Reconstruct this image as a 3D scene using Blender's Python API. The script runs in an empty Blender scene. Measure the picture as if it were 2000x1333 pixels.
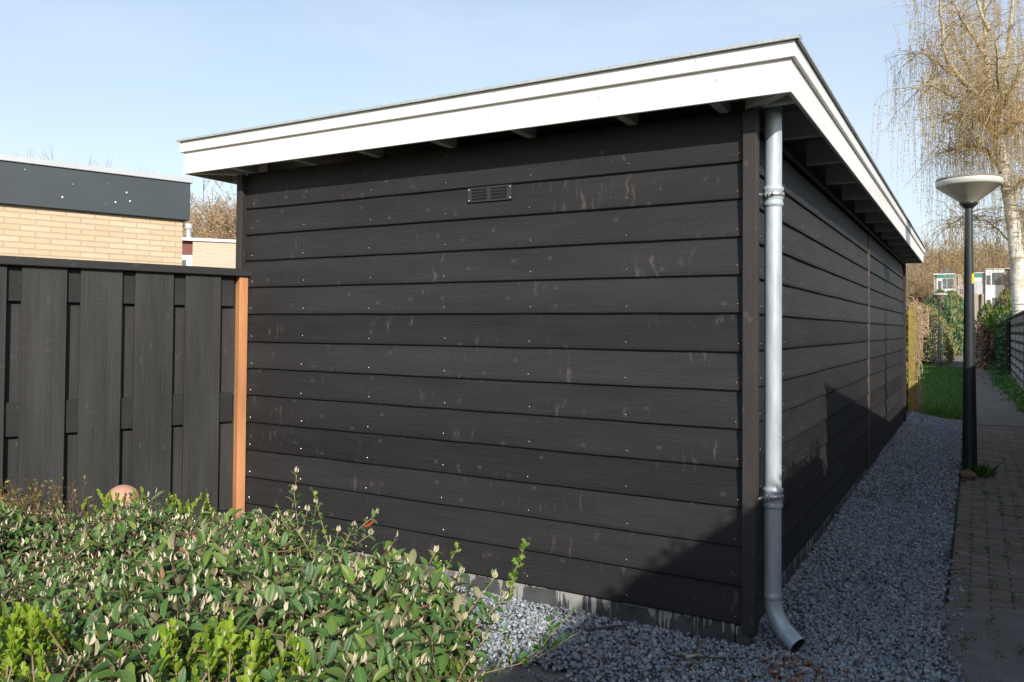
import bpy, bmesh, math, random
import numpy as np
from mathutils import Vector, Matrix
random.seed(7); RS = np.random.RandomState(11)
SC = bpy.context.scene; COL = SC.collection

# ------------------------------------------------------------------ camera, sky, sun, exposure
CAM = np.array([0.9123, -3.6669, 1.4474])
FW = np.array([-0.50525666, 0.86271116, 0.02109914])
RT = np.array([0.86296176, 0.50520232, 0.00822272])
UP = np.array([0.0035655, -0.02236234, 0.99974357])
cd = bpy.data.cameras.new('camera'); cam = bpy.data.objects.new('camera', cd); COL.objects.link(cam)
cam.matrix_world = Matrix(((RT[0], UP[0], -FW[0], CAM[0]), (RT[1], UP[1], -FW[1], CAM[1]), (RT[2], UP[2], -FW[2], CAM[2]), (0, 0, 0, 1)))
cd.sensor_width = 36; cd.lens = 28.242; cd.shift_x = 0.00594; cd.shift_y = -0.0294
cd.clip_start = 0.05; cd.clip_end = 2000
SC.camera = cam
SUN_AZ, SUN_EL = math.radians(139), math.radians(27)      # azimuth clockwise from +Y
SDIR = Vector((math.sin(SUN_AZ)*math.cos(SUN_EL), math.cos(SUN_AZ)*math.cos(SUN_EL), math.sin(SUN_EL)))
w = bpy.data.worlds.new("World"); SC.world = w; w.use_nodes = True
nt = w.node_tree; N = nt.nodes; L = nt.links; bg = N['Background']
sky = N.new('ShaderNodeTexSky'); sky.sky_type = 'NISHITA'; sky.sun_disc = False
sky.sun_elevation = SUN_EL; sky.sun_rotation = SUN_AZ; sky.air_density = 1.15; sky.dust_density = 1.2; sky.ozone_density = 1.6
tc = N.new('ShaderNodeTexCoord'); mp = N.new('ShaderNodeMapping'); mp.inputs['Scale'].default_value = (1.2, 1.2, 5.0)
nz = N.new('ShaderNodeTexNoise'); nz.inputs['Scale'].default_value = 1.6; nz.inputs['Detail'].default_value = 5; nz.inputs['Distortion'].default_value = .6
rp = N.new('ShaderNodeValToRGB'); rp.color_ramp.elements[0].position = .42; rp.color_ramp.elements[1].position = .78
rp.color_ramp.elements[0].color = (.50, .50, .50, 1); rp.color_ramp.elements[1].color = (.92, .92, .92, 1)
mx = N.new('ShaderNodeMixRGB'); mx.inputs['Color2'].default_value = (4.65, 5.15, 5.85, 1)
L.new(tc.outputs['Generated'], mp.inputs['Vector']); L.new(mp.outputs['Vector'], nz.inputs['Vector']); L.new(nz.outputs['Fac'], rp.inputs['Fac'])
sxyz = N.new('ShaderNodeSeparateXYZ'); L.new(tc.outputs['Generated'], sxyz.inputs[0]); hz = N.new('ShaderNodeMapRange'); hz.inputs['From Min'].default_value = 0.0; hz.inputs['From Max'].default_value = .95; hz.inputs['To Min'].default_value = 1.12; hz.inputs['To Max'].default_value = .12
L.new(sxyz.outputs[2], hz.inputs['Value']); mm = N.new('ShaderNodeMath'); mm.operation = 'MULTIPLY'; mm.use_clamp = True; L.new(rp.outputs['Color'], mm.inputs[0]); L.new(hz.outputs[0], mm.inputs[1]); L.new(mm.outputs[0], mx.inputs['Fac']); L.new(sky.outputs['Color'], mx.inputs['Color1']); L.new(mx.outputs['Color'], bg.inputs['Color'])
bg.inputs['Strength'].default_value = 0.14
sd = bpy.data.lights.new('sun', 'SUN'); sd.energy = 4.2; sd.angle = math.radians(.53); sd.color = (1, .945, .865)
sun = bpy.data.objects.new('sun', sd); COL.objects.link(sun); sun.rotation_euler = SDIR.to_track_quat('Z', 'Y').to_euler()
SC.view_settings.view_transform = 'Standard'; SC.view_settings.look = 'None'; SC.view_settings.gamma = 1
SC.view_settings.exposure = 0.38

# ------------------------------------------------------------------ helpers
def at(px, py, d):                       # a point d metres deep, seen at that pixel of the 2000 px photograph
    return CAM + (FW + RT*((px-988.11)/1569.0) + UP*((607.73-py)/1569.0))*d
def nrm(v): v = np.asarray(v, float); return v/np.maximum(np.linalg.norm(v, axis=-1, keepdims=True), 1e-9)
def tag(o, label=None, cat=None, group=None, kind=None):
    if label: o['label'] = label
    if cat: o['category'] = cat
    if group: o['group'] = group
    if kind: o['kind'] = kind
    return o
def thing(name, label, cat, loc=(0, 0, 0), rz=0, group=None):
    o = bpy.data.objects.new(name, None); COL.objects.link(o); o.empty_display_size = .2
    o.location = tuple(float(a) for a in loc); o.rotation_euler = (0, 0, rz); return tag(o, label, cat, group)
def link(name, me, mats, parent=None, world=True):
    o = bpy.data.objects.new(name, me); COL.objects.link(o)
    for m in (mats if isinstance(mats, (list, tuple)) else [mats]): me.materials.append(m)
    if parent is not None:
        o.parent = parent
        if world:
            M = Matrix.Translation(parent.location) @ parent.rotation_euler.to_matrix().to_4x4()
            p = parent.parent
            while p is not None:
                M = Matrix.Translation(p.location) @ p.rotation_euler.to_matrix().to_4x4() @ M if p.type == 'EMPTY' else M
                p = p.parent
            if parent.type == 'EMPTY': o.matrix_parent_inverse = M.inverted()
    return o
def npmesh(name, V, faces, smooth=False, uv=None, mi=None):   # faces: list of (n,k) int arrays
    me = bpy.data.meshes.new(name); V = np.asarray(V, np.float32).reshape(-1, 3)
    loops = np.concatenate([f.reshape(-1) for f in faces]).astype(np.int32)
    sizes = np.concatenate([np.full(len(f), f.shape[1]) for f in faces]).astype(np.int32)
    starts = np.concatenate([[0], np.cumsum(sizes)[:-1]]).astype(np.int32)
    me.vertices.add(len(V)); me.vertices.foreach_set('co', V.reshape(-1))
    me.loops.add(len(loops)); me.loops.foreach_set('vertex_index', loops)
    me.polygons.add(len(sizes)); me.polygons.foreach_set('loop_start', starts); me.polygons.foreach_set('loop_total', sizes)
    if mi is not None: me.polygons.foreach_set('material_index', np.asarray(mi, np.int32))
    me.update(calc_edges=True)
    if uv is not None:
        l = me.uv_layers.new(name='UVMap'); l.data.foreach_set('uv', np.asarray(uv, np.float32)[loops].reshape(-1))
    if smooth: me.polygons.foreach_set('use_smooth', np.ones(len(sizes), bool))
    return me
class MB:                                 # collects plain shapes and links them as one mesh
    def __init__(s): s.v = []; s.f = []; s.m = []; s.sm = []
    def add(s, V, F, m=0, sm=False):
        b = len(s.v); s.v += [tuple(float(c) for c in v) for v in V]
        for f in F: s.f.append([b+i for i in f]); s.m.append(m); s.sm.append(sm)
    def hexa(s, P, m=0):                  # 8 corners: bottom ring then top ring
        s.add(P, [(3, 2, 1, 0), (4, 5, 6, 7), (0, 1, 5, 4), (1, 2, 6, 5), (2, 3, 7, 6), (3, 0, 4, 7)], m)
    def box(s, x0, x1, y0, y1, z0, z1, m=0):
        s.hexa([(x0, y0, z0), (x1, y0, z0), (x1, y1, z0), (x0, y1, z0), (x0, y0, z1), (x1, y0, z1), (x1, y1, z1), (x0, y1, z1)], m)
    def obox(s, O, A, B, a0, a1, b0, b1, z0, z1, m=0):   # box in a turned horizontal frame
        O = np.array(O, float); A = np.array(A, float); B = np.array(B, float)
        P = []
        for z in (z0, z1):
            for a, b in ((a0, b0), (a1, b0), (a1, b1), (a0, b1)): P.append(O+A*a+B*b+np.array([0, 0, z]))
        if np.cross(A, B)[2] < 0: P = [P[0], P[3], P[2], P[1], P[4], P[7], P[6], P[5]]
        s.hexa(P, m)
    def tube(s, path, rad, n=12, m=0, caps=True, sm=True):
        path = [np.array(p, float) for p in path]; K = len(path)
        rad = [rad]*K if not hasattr(rad, '__len__') else rad
        t0 = nrm(path[1]-path[0]); a = np.cross(t0, [0, 0, 1]);
        if np.linalg.norm(a) < .1: a = np.cross(t0, [0, 1, 0])
        a = nrm(a); V = []
        for i in range(K):
            t = nrm(path[min(i+1, K-1)]-path[max(i-1, 0)]); a = nrm(a-t*(a@t)); b = np.cross(t, a)
            for k in range(n):
                an = 2*math.pi*k/n; V.append(path[i]+(a*math.cos(an)+b*math.sin(an))*rad[i])
        F = [(i*n+k, i*n+(k+1) % n, (i+1)*n+(k+1) % n, (i+1)*n+k) for i in range(K-1) for k in range(n)]
        s.add(V, F, m, sm)
        if caps:
            b = len(s.v)-len(V); s.f.append([b+k for k in range(n)][::-1]); s.m.append(m); s.sm.append(False)
            s.f.append([b+(K-1)*n+k for k in range(n)]); s.m.append(m); s.sm.append(False)
    def lathe(s, prof, c=(0, 0, 0), n=32, m=0, sm=True):
        V = [(c[0]+r*math.cos(2*math.pi*k/n), c[1]+r*math.sin(2*math.pi*k/n), c[2]+z) for r, z in prof for k in range(n)]
        F = [(i*n+k, i*n+(k+1) % n, (i+1)*n+(k+1) % n, (i+1)*n+k) for i in range(len(prof)-1) for k in range(n)]
        s.add(V, F, m, sm)
    def build(s, name, mats, parent=None, bevel=0, seg=1):
        me = bpy.data.meshes.new(name); me.from_pydata(s.v, [], s.f); me.update()
        me.polygons.foreach_set('material_index', s.m); me.polygons.foreach_set('use_smooth', s.sm)
        o = link(name, me, mats, parent)
        if bevel:
            b = o.modifiers.new('bevel', 'BEVEL'); b.width = bevel; b.segments = seg; b.limit_method = 'ANGLE'
        return o

# ------------------------------------------------------------------ materials
class G:
    def __init__(s, name, rough=.6, spec=.4):
        s.m = bpy.data.materials.new(name); s.m.use_nodes = True; s.t = s.m.node_tree
        s.b = s.t.nodes['Principled BSDF']; s.b.inputs['Roughness'].default_value = rough; s.b.inputs['Specular IOR Level'].default_value = spec
        s.tc = s.t.nodes.new('ShaderNodeTexCoord'); s.geo = s.t.nodes.new('ShaderNodeNewGeometry')
        s.obj = s.tc.outputs['Object']; s.pos = s.geo.outputs['Position']; s.rnd = s.geo.outputs['Random Per Island']
    def n(s, t, **k):
        nd = s.t.nodes.new('ShaderNode'+t)
        for a, b in k.items():
            if a in nd.inputs: s.put(nd.inputs[a], b)
            else: setattr(nd, a, b)
        return nd
    def put(s, sock, v):
        if isinstance(v, bpy.types.NodeSocket): s.t.links.new(v, sock)
        else: sock.default_value = v if not isinstance(v, tuple) or len(v) != 3 or sock.type != 'RGBA' else (*v, 1)
    def math(s, op, a, b=0.0, c=None, clamp=False):
        nd = s.t.nodes.new('ShaderNodeMath'); nd.operation = op; nd.use_clamp = clamp; s.put(nd.inputs[0], a); s.put(nd.inputs[1], b)
        if c is not None: s.put(nd.inputs[2], c)
        return nd.outputs[0]
    def vec(s, v, scale=(1, 1, 1), loc=None):
        nd = s.t.nodes.new('ShaderNodeMapping'); s.put(nd.inputs['Vector'], v); nd.inputs['Scale'].default_value = scale
        if loc is not None: s.put(nd.inputs['Location'], loc)
        return nd.outputs[0]
    def noise(s, v, scale=1, det=4, rough=.5, dist=0):
        nd = s.n('TexNoise', Scale=scale, Detail=det, Roughness=rough, Distortion=dist); s.put(nd.inputs['Vector'], v); return nd.outputs['Fac']
    def ramp(s, f, stops, interp='LINEAR'):
        nd = s.t.nodes.new('ShaderNodeValToRGB'); s.put(nd.inputs['Fac'], f); cr = nd.color_ramp; cr.interpolation = interp
        while len(cr.elements) < len(stops): cr.elements.new(.5)
        for e, (p, c) in zip(cr.elements, stops): e.position = p; e.color = (*c, 1) if not isinstance(c, (int, float)) else (c, c, c, 1)
        return nd.outputs['Color']
    def mix(s, f, a, b, mode='MIX'):
        nd = s.t.nodes.new('ShaderNodeMixRGB'); nd.blend_type = mode; s.put(nd.inputs[0], f); s.put(nd.inputs[1], a); s.put(nd.inputs[2], b); return nd.outputs[0]
    def sep(s, v):
        nd = s.t.nodes.new('ShaderNodeSeparateXYZ'); s.put(nd.inputs[0], v); return nd.outputs
    def comb(s, x, y, z):
        nd = s.t.nodes.new('ShaderNodeCombineXYZ'); s.put(nd.inputs[0], x); s.put(nd.inputs[1], y); s.put(nd.inputs[2], z); return nd.outputs[0]
    def col(s, c): s.put(s.b.inputs['Base Color'], c); return s
    def bump(s, h, st=.3, d=.01, prev=None):
        nd = s.n('Bump', Strength=st, Distance=d); s.put(nd.inputs['Height'], h)
        if prev is not None: s.put(nd.inputs['Normal'], prev)
        s.put(s.b.inputs['Normal'], nd.outputs[0]); return nd.outputs[0]

def flat(name, c, rough=.5, var=.12, scale=8, metal=0, spec=.4, bump=0.0):
    g = G(name, rough, spec); f = g.noise(g.obj, scale, 6, .6)
    lo = tuple(max(0, x*(1-var)) for x in c); hi = tuple(min(1, x*(1+var)) for x in c)
    g.col(g.ramp(f, [(.3, lo), (.7, hi)])); g.b.inputs['Metallic'].default_value = metal
    if bump: g.bump(g.noise(g.obj, scale*6, 4), bump, .004)
    return g.m

def stained_wood(name, axis, base, rough=.62, knots=True, scuff=1.0, saw=True, spec=.35, freq=1.0, con=1.0):
    spec = spec*.55; g = G(name, rough, spec); x, y, z = g.sep(g.obj)[0:3]
    if axis == 'x': l, c, dd = x, z, y
    elif axis == 'y': l, c, dd = y, z, x
    else: l, c, dd = z, x, y
    if axis == 'z': c = g.math('ADD', x, g.math('MULTIPLY', y, 1.37))
    off = g.math('MULTIPLY', g.rnd, 37.0)
    l2 = g.math('ADD', l, off)
    v = g.comb(l2, c, g.math('ADD', dd, off))
    warp = g.noise(g.vec(v, (2.2*freq, 9*freq, 1)), 1, 3)
    kv = g.n('TexVoronoi', Scale=1.0, Randomness=1.0, voronoi_dimensions='2D'); g.put(kv.inputs['Vector'], g.vec(v, (4.6*freq, 6.0*freq, 2)))
    kd = g.math('ADD', kv.outputs['Distance'], g.math('MULTIPLY', g.math('SUBTRACT', g.noise(g.vec(v, (45, 45, 1)), 1, 3, .6), .5), .07))
    cw = g.math('ADD', g.math('MULTIPLY', c, 1.0), g.math('MULTIPLY', g.math('POWER', g.math('SUBTRACT', 1.0, kd, clamp=True), 3.0), .05))
    cw = g.math('ADD', cw, g.math('MULTIPLY', warp, .022))
    grain = g.math('SINE', g.math('MULTIPLY', cw, 520.0*freq))
    fine = g.noise(g.vec(v, (3*freq, 160*freq, 60)), 1, 5, .65)
    big = g.noise(g.vec(v, (1.1, 5, 1)), 1, 4, .55)
    bright = g.math('ADD', g.math('MULTIPLY', fine, .6), g.math('MULTIPLY', big, .7))
    bright = g.math('ADD', bright, g.math('MULTIPLY', grain, .05*con))
    bright = g.math('ADD', bright, g.math('MULTIPLY', g.math('SUBTRACT', g.rnd, .5), .40))
    dk = tuple(a*(1-.40*con) for a in base); hi = tuple(a*(1+.5*con) for a in base)
    colr = g.ramp(bright, [(.35, dk), (.65, base), (1.0, hi)])
    if knots:
        kn = g.ramp(kd, [(.0, 1.0), (.035, .8), (.085, .0)])
        ring = g.math('ADD', g.math('MULTIPLY', g.math('SINE', g.math('MULTIPLY', kd, 210.0)), .42), .5)
        sparse = g.math('GREATER_THAN', g.sep(kv.outputs['Color'])[0], .58)
        kf = g.math('MULTIPLY', g.math('MULTIPLY', kn, ring), g.math('MULTIPLY', sparse, .70))
        colr = g.mix(kf, colr, tuple(min(1, a*2.6+.03) for a in base))
    if scuff:
        sv = g.comb(g.math('ADD', g.math('MULTIPLY', l2, 34.0), g.math('MULTIPLY', g.noise(g.vec(v, (3, 9, 1)), 1, 2), 3.0)), g.math('MULTIPLY', c, 5.0), off)
        sc = g.noise(sv, 1, 3, .6)
        ms = g.noise(g.vec(v, (2.3, 6, 1), ), 1, 3, .6)
        sf = g.math('MULTIPLY', g.ramp(sc, [(.58, 0.0), (.72, 1.0)]), g.ramp(ms, [(.54, 0.0), (.62, 1.0)]))
        colr = g.mix(g.math('MULTIPLY', sf, .6*scuff), colr, (base[0]*3.2+.02, base[1]*3.0+.018, base[2]*2.8+.015))
    g.col(colr)
    h = g.math('ADD', g.math('MULTIPLY', fine, .8), g.math('MULTIPLY', grain, .12))
    if saw:
        h = g.math('ADD', h, g.math('MULTIPLY', g.math('SINE', g.math('MULTIPLY', g.math('ADD', l2, g.math('MULTIPLY', big, .01)), 900.0)), .12))
    g.bump(h, .45, .0016)
    g.put(g.b.inputs['Roughness'], g.ramp(fine, [(.3, rough-.08), (.8, rough+.12)]))
    return g.m

def foliage(name, cols, back=None, rough=.42, trans=.22, veins=False, spec=.4, tcol=None):
    g = G(name, rough, spec); n = len(cols)
    c = g.ramp(g.rnd, [((i+.0)/max(1, n-1), k) for i, k in enumerate(cols)])
    if veins:
        uv = g.sep(g.tc.outputs['UV']); av = g.math('ABSOLUTE', g.math('SUBTRACT', uv[1], .5))
        vn = g.math('SINE', g.math('MULTIPLY', g.math('SUBTRACT', uv[0], g.math('MULTIPLY', av, .9)), 62.0))
        mid = g.math('LESS_THAN', av, .025)
        c = g.mix(g.math('MULTIPLY', mid, .35), c, (.25, .3, .1))
        g.bump(vn, .35, .0012)
    if back: c = g.mix(g.geo.outputs['Backfacing'], c, back)
    g.col(c)
    if trans:
        tr = g.n('BsdfTranslucent'); g.put(tr.inputs['Color'], tcol if tcol else c)
        ms = g.t.nodes.new('ShaderNodeMixShader'); ms.inputs[0].default_value = trans
        g.t.links.new(g.b.outputs[0], ms.inputs[1]); g.t.links.new(tr.outputs[0], ms.inputs[2])
        g.t.links.new(ms.outputs[0], g.t.nodes['Material Output'].inputs['Surface'])
    return g.m

BLK = (.0245, .0235, .0237)
M_bx = stained_wood('black_boards_front', 'x', BLK)
M_by = stained_wood('black_boards_side', 'y', BLK)
M_bz = stained_wood('black_post_wood', 'z', (.034, .030, .028), scuff=.4)
M_fence = stained_wood('black_fence_wood', 'z', (.029, .0285, .0275), scuff=.35, rough=.6, freq=.8, con=1.8)
M_fcap = stained_wood('black_fence_cap', 'y', (.027, .0265, .026), scuff=.6)
M_orange = stained_wood('orange_hardwood', 'z', (.36, .165, .075), rough=.65, knots=False, scuff=0, saw=False, freq=.9, con=1.8)
M_nail = flat('nail_steel', (.62, .58, .52), .35, .1, 30, .7)
M_lath = stained_wood('weathered_lath', 'z', (.10, .078, .062), scuff=.4)
g = G('white_fascia_paint', .42, .45); f = g.noise(g.vec(g.obj, (1, 1, 6)), 2.5, 5); g.col(g.ramp(f, [(.3, (.74, .715, .68)), (.7, (.80, .78, .745))])); g.bump(g.noise(g.vec(g.obj, (3, 3, 90)), 1, 4), .12, .002); M_white = g.m
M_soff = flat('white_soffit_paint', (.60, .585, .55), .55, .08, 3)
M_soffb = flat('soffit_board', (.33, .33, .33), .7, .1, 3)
M_gap = flat('dark_gap', (.02, .02, .02), .9)
g = G('gritty_zinc_trim', .5, .5); f = g.noise(g.obj, 160, 5, .7); f2 = g.noise(g.vec(g.obj, (3, 3, 3)), 1, 4)
g.col(g.mix(g.math('MULTIPLY', f2, .6), g.ramp(f, [(.3, (.20, .215, .215)), (.6, (.55, .58, .58))]), (.33, .36, .36))); g.bump(f, .8, .006); g.b.inputs['Metallic'].default_value = .1; M_trim = g.m
g = G('zinc_downpipe', .38, .5); f = g.noise(g.vec(g.obj, (22, 22, 5)), 1, 6, .65); g.col(g.ramp(f, [(.3, (.33, .40, .43)), (.7, (.52, .57, .59))]))
g.b.inputs['Metallic'].default_value = .2; g.put(g.b.inputs['Roughness'], g.ramp(f, [(.3, .34), (.7, .50)])); g.bump(g.noise(g.vec(g.obj, (60, 60, 18)), 1, 3), .08, .002); M_zinc = g.m
M_steel = flat('clamp_steel', (.5, .5, .5), .35, .2, 40, .8)
# plinth with limewash runs
g = G('stained_plinth_concrete', .8, .3); x, y, z = g.sep(g.obj)[0:3]
run = g.noise(g.comb(g.math('MULTIPLY', x, 42.0), g.math('MULTIPLY', y, 42.0), g.math('MULTIPLY', z, 2.0)), 1, 3, .6)
area = g.noise(g.comb(g.math('MULTIPLY', x, 3.1), y, 0.0), 1, 2)
ln = g.math('MULTIPLY', g.math('MULTIPLY', g.math('SUBTRACT', run, .50), 1.5), g.ramp(area, [(.46, .0), (.58, 1.0)]))
dp = g.math('SUBTRACT', .118, z)
mk = g.math('GREATER_THAN', g.math('ADD', ln, .006), dp)
b0 = g.ramp(g.noise(g.obj, 9, 6, .7), [(.3, (.045, .048, .052)), (.7, (.10, .10, .10))])
pale = g.ramp(g.noise(g.vec(g.obj, (1.5, 1.5, 1)), 1.0, 2), [(.56, 0.0), (.70, .40)])
b0 = g.mix(pale, b0, (.30, .28, .25))
g.col(g.mix(g.math('MULTIPLY', mk, .75), b0, (.42, .41, .38))); g.bump(g.noise(g.obj, 60, 4), .3, .004); M_plinth = g.m
# gravel
g = G('slate_gravel', .62, .4)
c = g.ramp(g.rnd, [(0, (.105, .13, .15)), (.3, (.19, .225, .255)), (.6, (.285, .325, .36)), (.86, (.40, .44, .465)), (.93, (.60, .60, .58)), (.965, (.34, .24, .17)), (1, (.24, .26, .27))])
g.col(g.mix(.35, c, g.ramp(g.noise(g.obj, 90, 3), [(.3, (.12, .135, .145)), (.7, (.40, .42, .43))]))); M_grav = g.m
M_gbed = flat('gravel_bed', (.075, .078, .082), .95, .3, 30, bump=.6)
g = G('worn_concrete', .9, .2); f = g.noise(g.obj, 5, 6, .65); f2 = g.noise(g.obj, 130, 3, .8)
c = g.ramp(f, [(.3, (.12, .107, .09)), (.7, (.225, .205, .178))]); g.col(g.mix(g.ramp(f2, [(.50, 0.0), (.62, .8)]), c, (.36, .34, .32))); g.bump(f2, .7, .006); M_conc = g.m
g = G('clay_pavers', .88, .25); f = g.noise(g.obj, 6, 5, .6); c = g.ramp(g.rnd, [(0, (.155, .125, .093)), (.5, (.215, .172, .128)), (1, (.27, .218, .165))])
c = g.mix(.5, c, g.ramp(f, [(.3, (.11, .095, .078)), (.7, (.24, .205, .17))])); g.col(g.mix(g.ramp(g.noise(g.obj, 150, 2), [(.6, 0.0), (.7, .4)]), c, (.33, .30, .27))); g.bump(g.noise(g.obj, 90, 4), .5, .004); M_paver = g.m
g = G('dark_path', .9, .2); f = g.noise(g.vec(g.obj, (1, 5, 1)), 2, 6, .7); g.col(g.ramp(f, [(.3, (.105, .090, .074)), (.5, (.195, .170, .140)), (.75, (.33, .285, .225))])); g.bump(g.noise(g.obj, 40, 4), .5, .01); M_path = g.m
M_joint = flat('mossy_sand', (.045, .042, .030), .95, .35, 12)
g = G('soil', .95, .1); f = g.noise(g.obj, 3, 8, .7); g.col(g.ramp(f, [(.3, (.045, .04, .025)), (.5, (.06, .07, .03)), (.7, (.05, .09, .03))])); g.bump(f, .5, .05); M_soil = g.m
g = G('lawn', .9, .1); f = g.noise(g.obj, 6, 8, .7); g.col(g.ramp(f, [(.3, (.045, .095, .02)), (.7, (.085, .16, .03))])); g.bump(g.noise(g.obj, 60, 3), .6, .03); M_lawn = g.m
M_grass = foliage('grass_blade', [(.05, .12, .02), (.09, .20, .03), (.13, .24, .05)], trans=.3)
M_moss = foliage('moss_green', [(.05, .13, .02), (.10, .22, .03)], trans=.2)
# brick walls
def bricks(name, c1, c2, mort, bw=.21, bh=.05, mm=.012):
    g = G(name, .85, .25); bt = g.n('TexBrick', Scale=1.0); bt.offset = .5
    g.put(bt.inputs['Vector'], g.comb(g.sep(g.obj)[0], g.sep(g.obj)[2], 0.0))
    for k, v in (('Color1', c1), ('Color2', c2), ('Mortar', mort)): bt.inputs[k].default_value = (*v, 1)
    bt.inputs['Mortar Size'].default_value = mm*.5; bt.inputs['Brick Width'].default_value = bw+mm; bt.inputs['Row Height'].default_value = bh+mm
    bt.inputs['Mortar Smooth'].default_value = .15; bt.inputs['Bias'].default_value = 0
    c = g.mix(.25, bt.outputs['Color'], g.ramp(g.noise(g.obj, 25, 5, .7), [(.3, tuple(a*.8 for a in c1)), (.7, c2)]))
    g.col(c); h = g.math('ADD', g.math('MULTIPLY', bt.outputs['Fac'], -1.0), g.math('MULTIPLY', g.noise(g.obj, 60, 4), .25)); g.bump(h, .8, .008); return g.m
M_brick = bricks('yellow_brick', (.56, .42, .27), (.66, .52, .35), (.42, .35, .27), .25, .045)
M_brick2 = bricks('pale_brick', (.56, .44, .33), (.62, .49, .37), (.54, .43, .33))
M_brick3 = bricks('beige_brick', (.42, .34, .26), (.50, .40, .31), (.40, .33, .27))
M_panel = flat('anthracite_panel', (.055, .066, .072), .38, .12, 1.2, spec=.5)
M_coping = flat('pale_aluminium', (.55, .56, .57), .4, .05, 2, .3)
M_paint = flat('white_paint', (.78, .78, .76), .5, .04, 2)
M_green = flat('green_panel', (.05, .24, .17), .5, .08, 2)
M_redbr = flat('red_brown_panel', (.16, .05, .04), .6, .15, 20)
g = G('window_glass', .06, .6); g.col((.10, .12, .13)); M_glass = g.m
M_felt = flat('roof_felt', (.07, .07, .075), .9, .2, 4)
M_terra = flat('terracotta', (.46, .25, .18), .75, .12, 6, bump=.2)
M_lampb = flat('lamp_black_paint', (.022, .026, .028), .38, .2, 12, spec=.5)
g = G('lamp_cream_shade', .35, .5); f = g.noise(g.vec(g.obj, (6, 6, 3)), 1, 5, .6); g.col(g.ramp(f, [(.3, (.27, .25, .195)), (.7, (.36, .335, .27))])); g.b.inputs['Subsurface Weight'].default_value = 0; M_shade = g.m
M_rim = flat('lamp_rim', (.55, .54, .48), .4, .08, 8)
M_lcap = flat('lichen_lid', (.20, .18, .15), .9, .5, 60)
M_sticker = flat('yellow_sticker', (.75, .42, .02), .5, .06, 10)
M_bark = flat('brown_bark', (.11, .085, .062), .9, .4, 25, bump=.5)
M_vine = flat('dry_vine', (.42, .30, .18), .85, .3, 20)
M_ypost = flat('mossy_yellow_post', (.27, .20, .05), .85, .35, 14, bump=.3)
M_slat = stained_wood('grey_weathered_slats', 'y', (.25, .23, .215), scuff=.3, rough=.8)
M_slatp = stained_wood('grey_weathered_post', 'z', (.12, .11, .10), scuff=.3, rough=.8)

# ------------------------------------------------------------------ leaf and twig meshes
def leaf_tmpl(fold=.18, droop=.18, w=(.0, .40, .5, .34, 0)):
    T = [(0, 0, 0)]; tt = (.0, .22, .5, .78, 1)
    for i in (1, 2, 3):
        for v in (-1, 0, 1): T.append((tt[i], v*w[i], abs(v)*w[i]*fold*1.6-droop*tt[i]**2))
    T.append((1, 0, -droop))
    F3 = [(0, 1, 2), (0, 2, 3), (7, 10, 8), (8, 10, 9)]; F4 = [(1, 4, 5, 2), (2, 5, 6, 3), (4, 7, 8, 5), (5, 8, 9, 6)]
    UV = [(t[0], t[1]+.5) for t in T]
    return np.array(T), [np.array(F3), np.array(F4)], np.array(UV)
def quad_tmpl(d=.1): return np.array([(0, 0, 0), (.45, -.5, 0), (1, 0, -d), (.45, .5, 0)]), [np.array([(0, 1, 2, 3)])], np.array([(0, .5), (.5, 0), (1, .5), (.5, 1)])
def lobed_tmpl():
    out = [(0, .03), (.18, .10), (.25, .30), (.42, .34), (.40, .20), (.52, .20), (.62, .42), (.76, .36), (.72, .18), (.84, .20), (1.0, 0)]
    P = [(.02, 0, 0)]+[(a, b, .08*b) for a, b in out]+[(a, -b, .08*b) for a, b in out[::-1][1:]]+[(.55, 0, -.02)]
    n = len(P); c = n-1
    F = [(c, i+1, i) for i in range(n-1)]; F[-1] = (c, 0, n-2); F = [(c, i, (i+1) % (n-1)) for i in range(n-1)]
    return np.array(P), [np.array(F)], np.array([(p[0], p[1]+.5) for p in P])
LEAF = leaf_tmpl(); BUD = leaf_tmpl(.5, -.05, (0, .3, .38, .22, 0)); QUAD = quad_tmpl(); LOBE = lobed_tmpl(); OBO = leaf_tmpl(.35, -.12, (0, .22, .44, .5, 0))
def leafmesh(name, P, D, NN, Ls, Ws, mat, parent=None, tm=LEAF, smooth=True):
    T, Fs, UV = tm; P = np.asarray(P); D = nrm(D); NN = np.asarray(NN, float); NN = nrm(NN-D*np.sum(NN*D, 1, keepdims=True)); S = np.cross(NN, D)
    n = len(P); k = len(T); Ls = np.broadcast_to(np.asarray(Ls, float), (n,))[:, None, None]; Ws = np.broadcast_to(np.asarray(Ws, float), (n,))[:, None, None]
    V = P[:, None, :]+D[:, None, :]*T[None, :, 0, None]*Ls+S[:, None, :]*T[None, :, 1, None]*Ws+NN[:, None, :]*T[None, :, 2, None]*Ls
    off = (np.arange(n)*k)[:, None, None]
    faces = [(f[None]+off).reshape(-1, f.shape[1]) for f in Fs]
    return link(name, npmesh(name, V, faces, smooth, np.tile(UV, (n, 1))), mat, parent)
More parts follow.
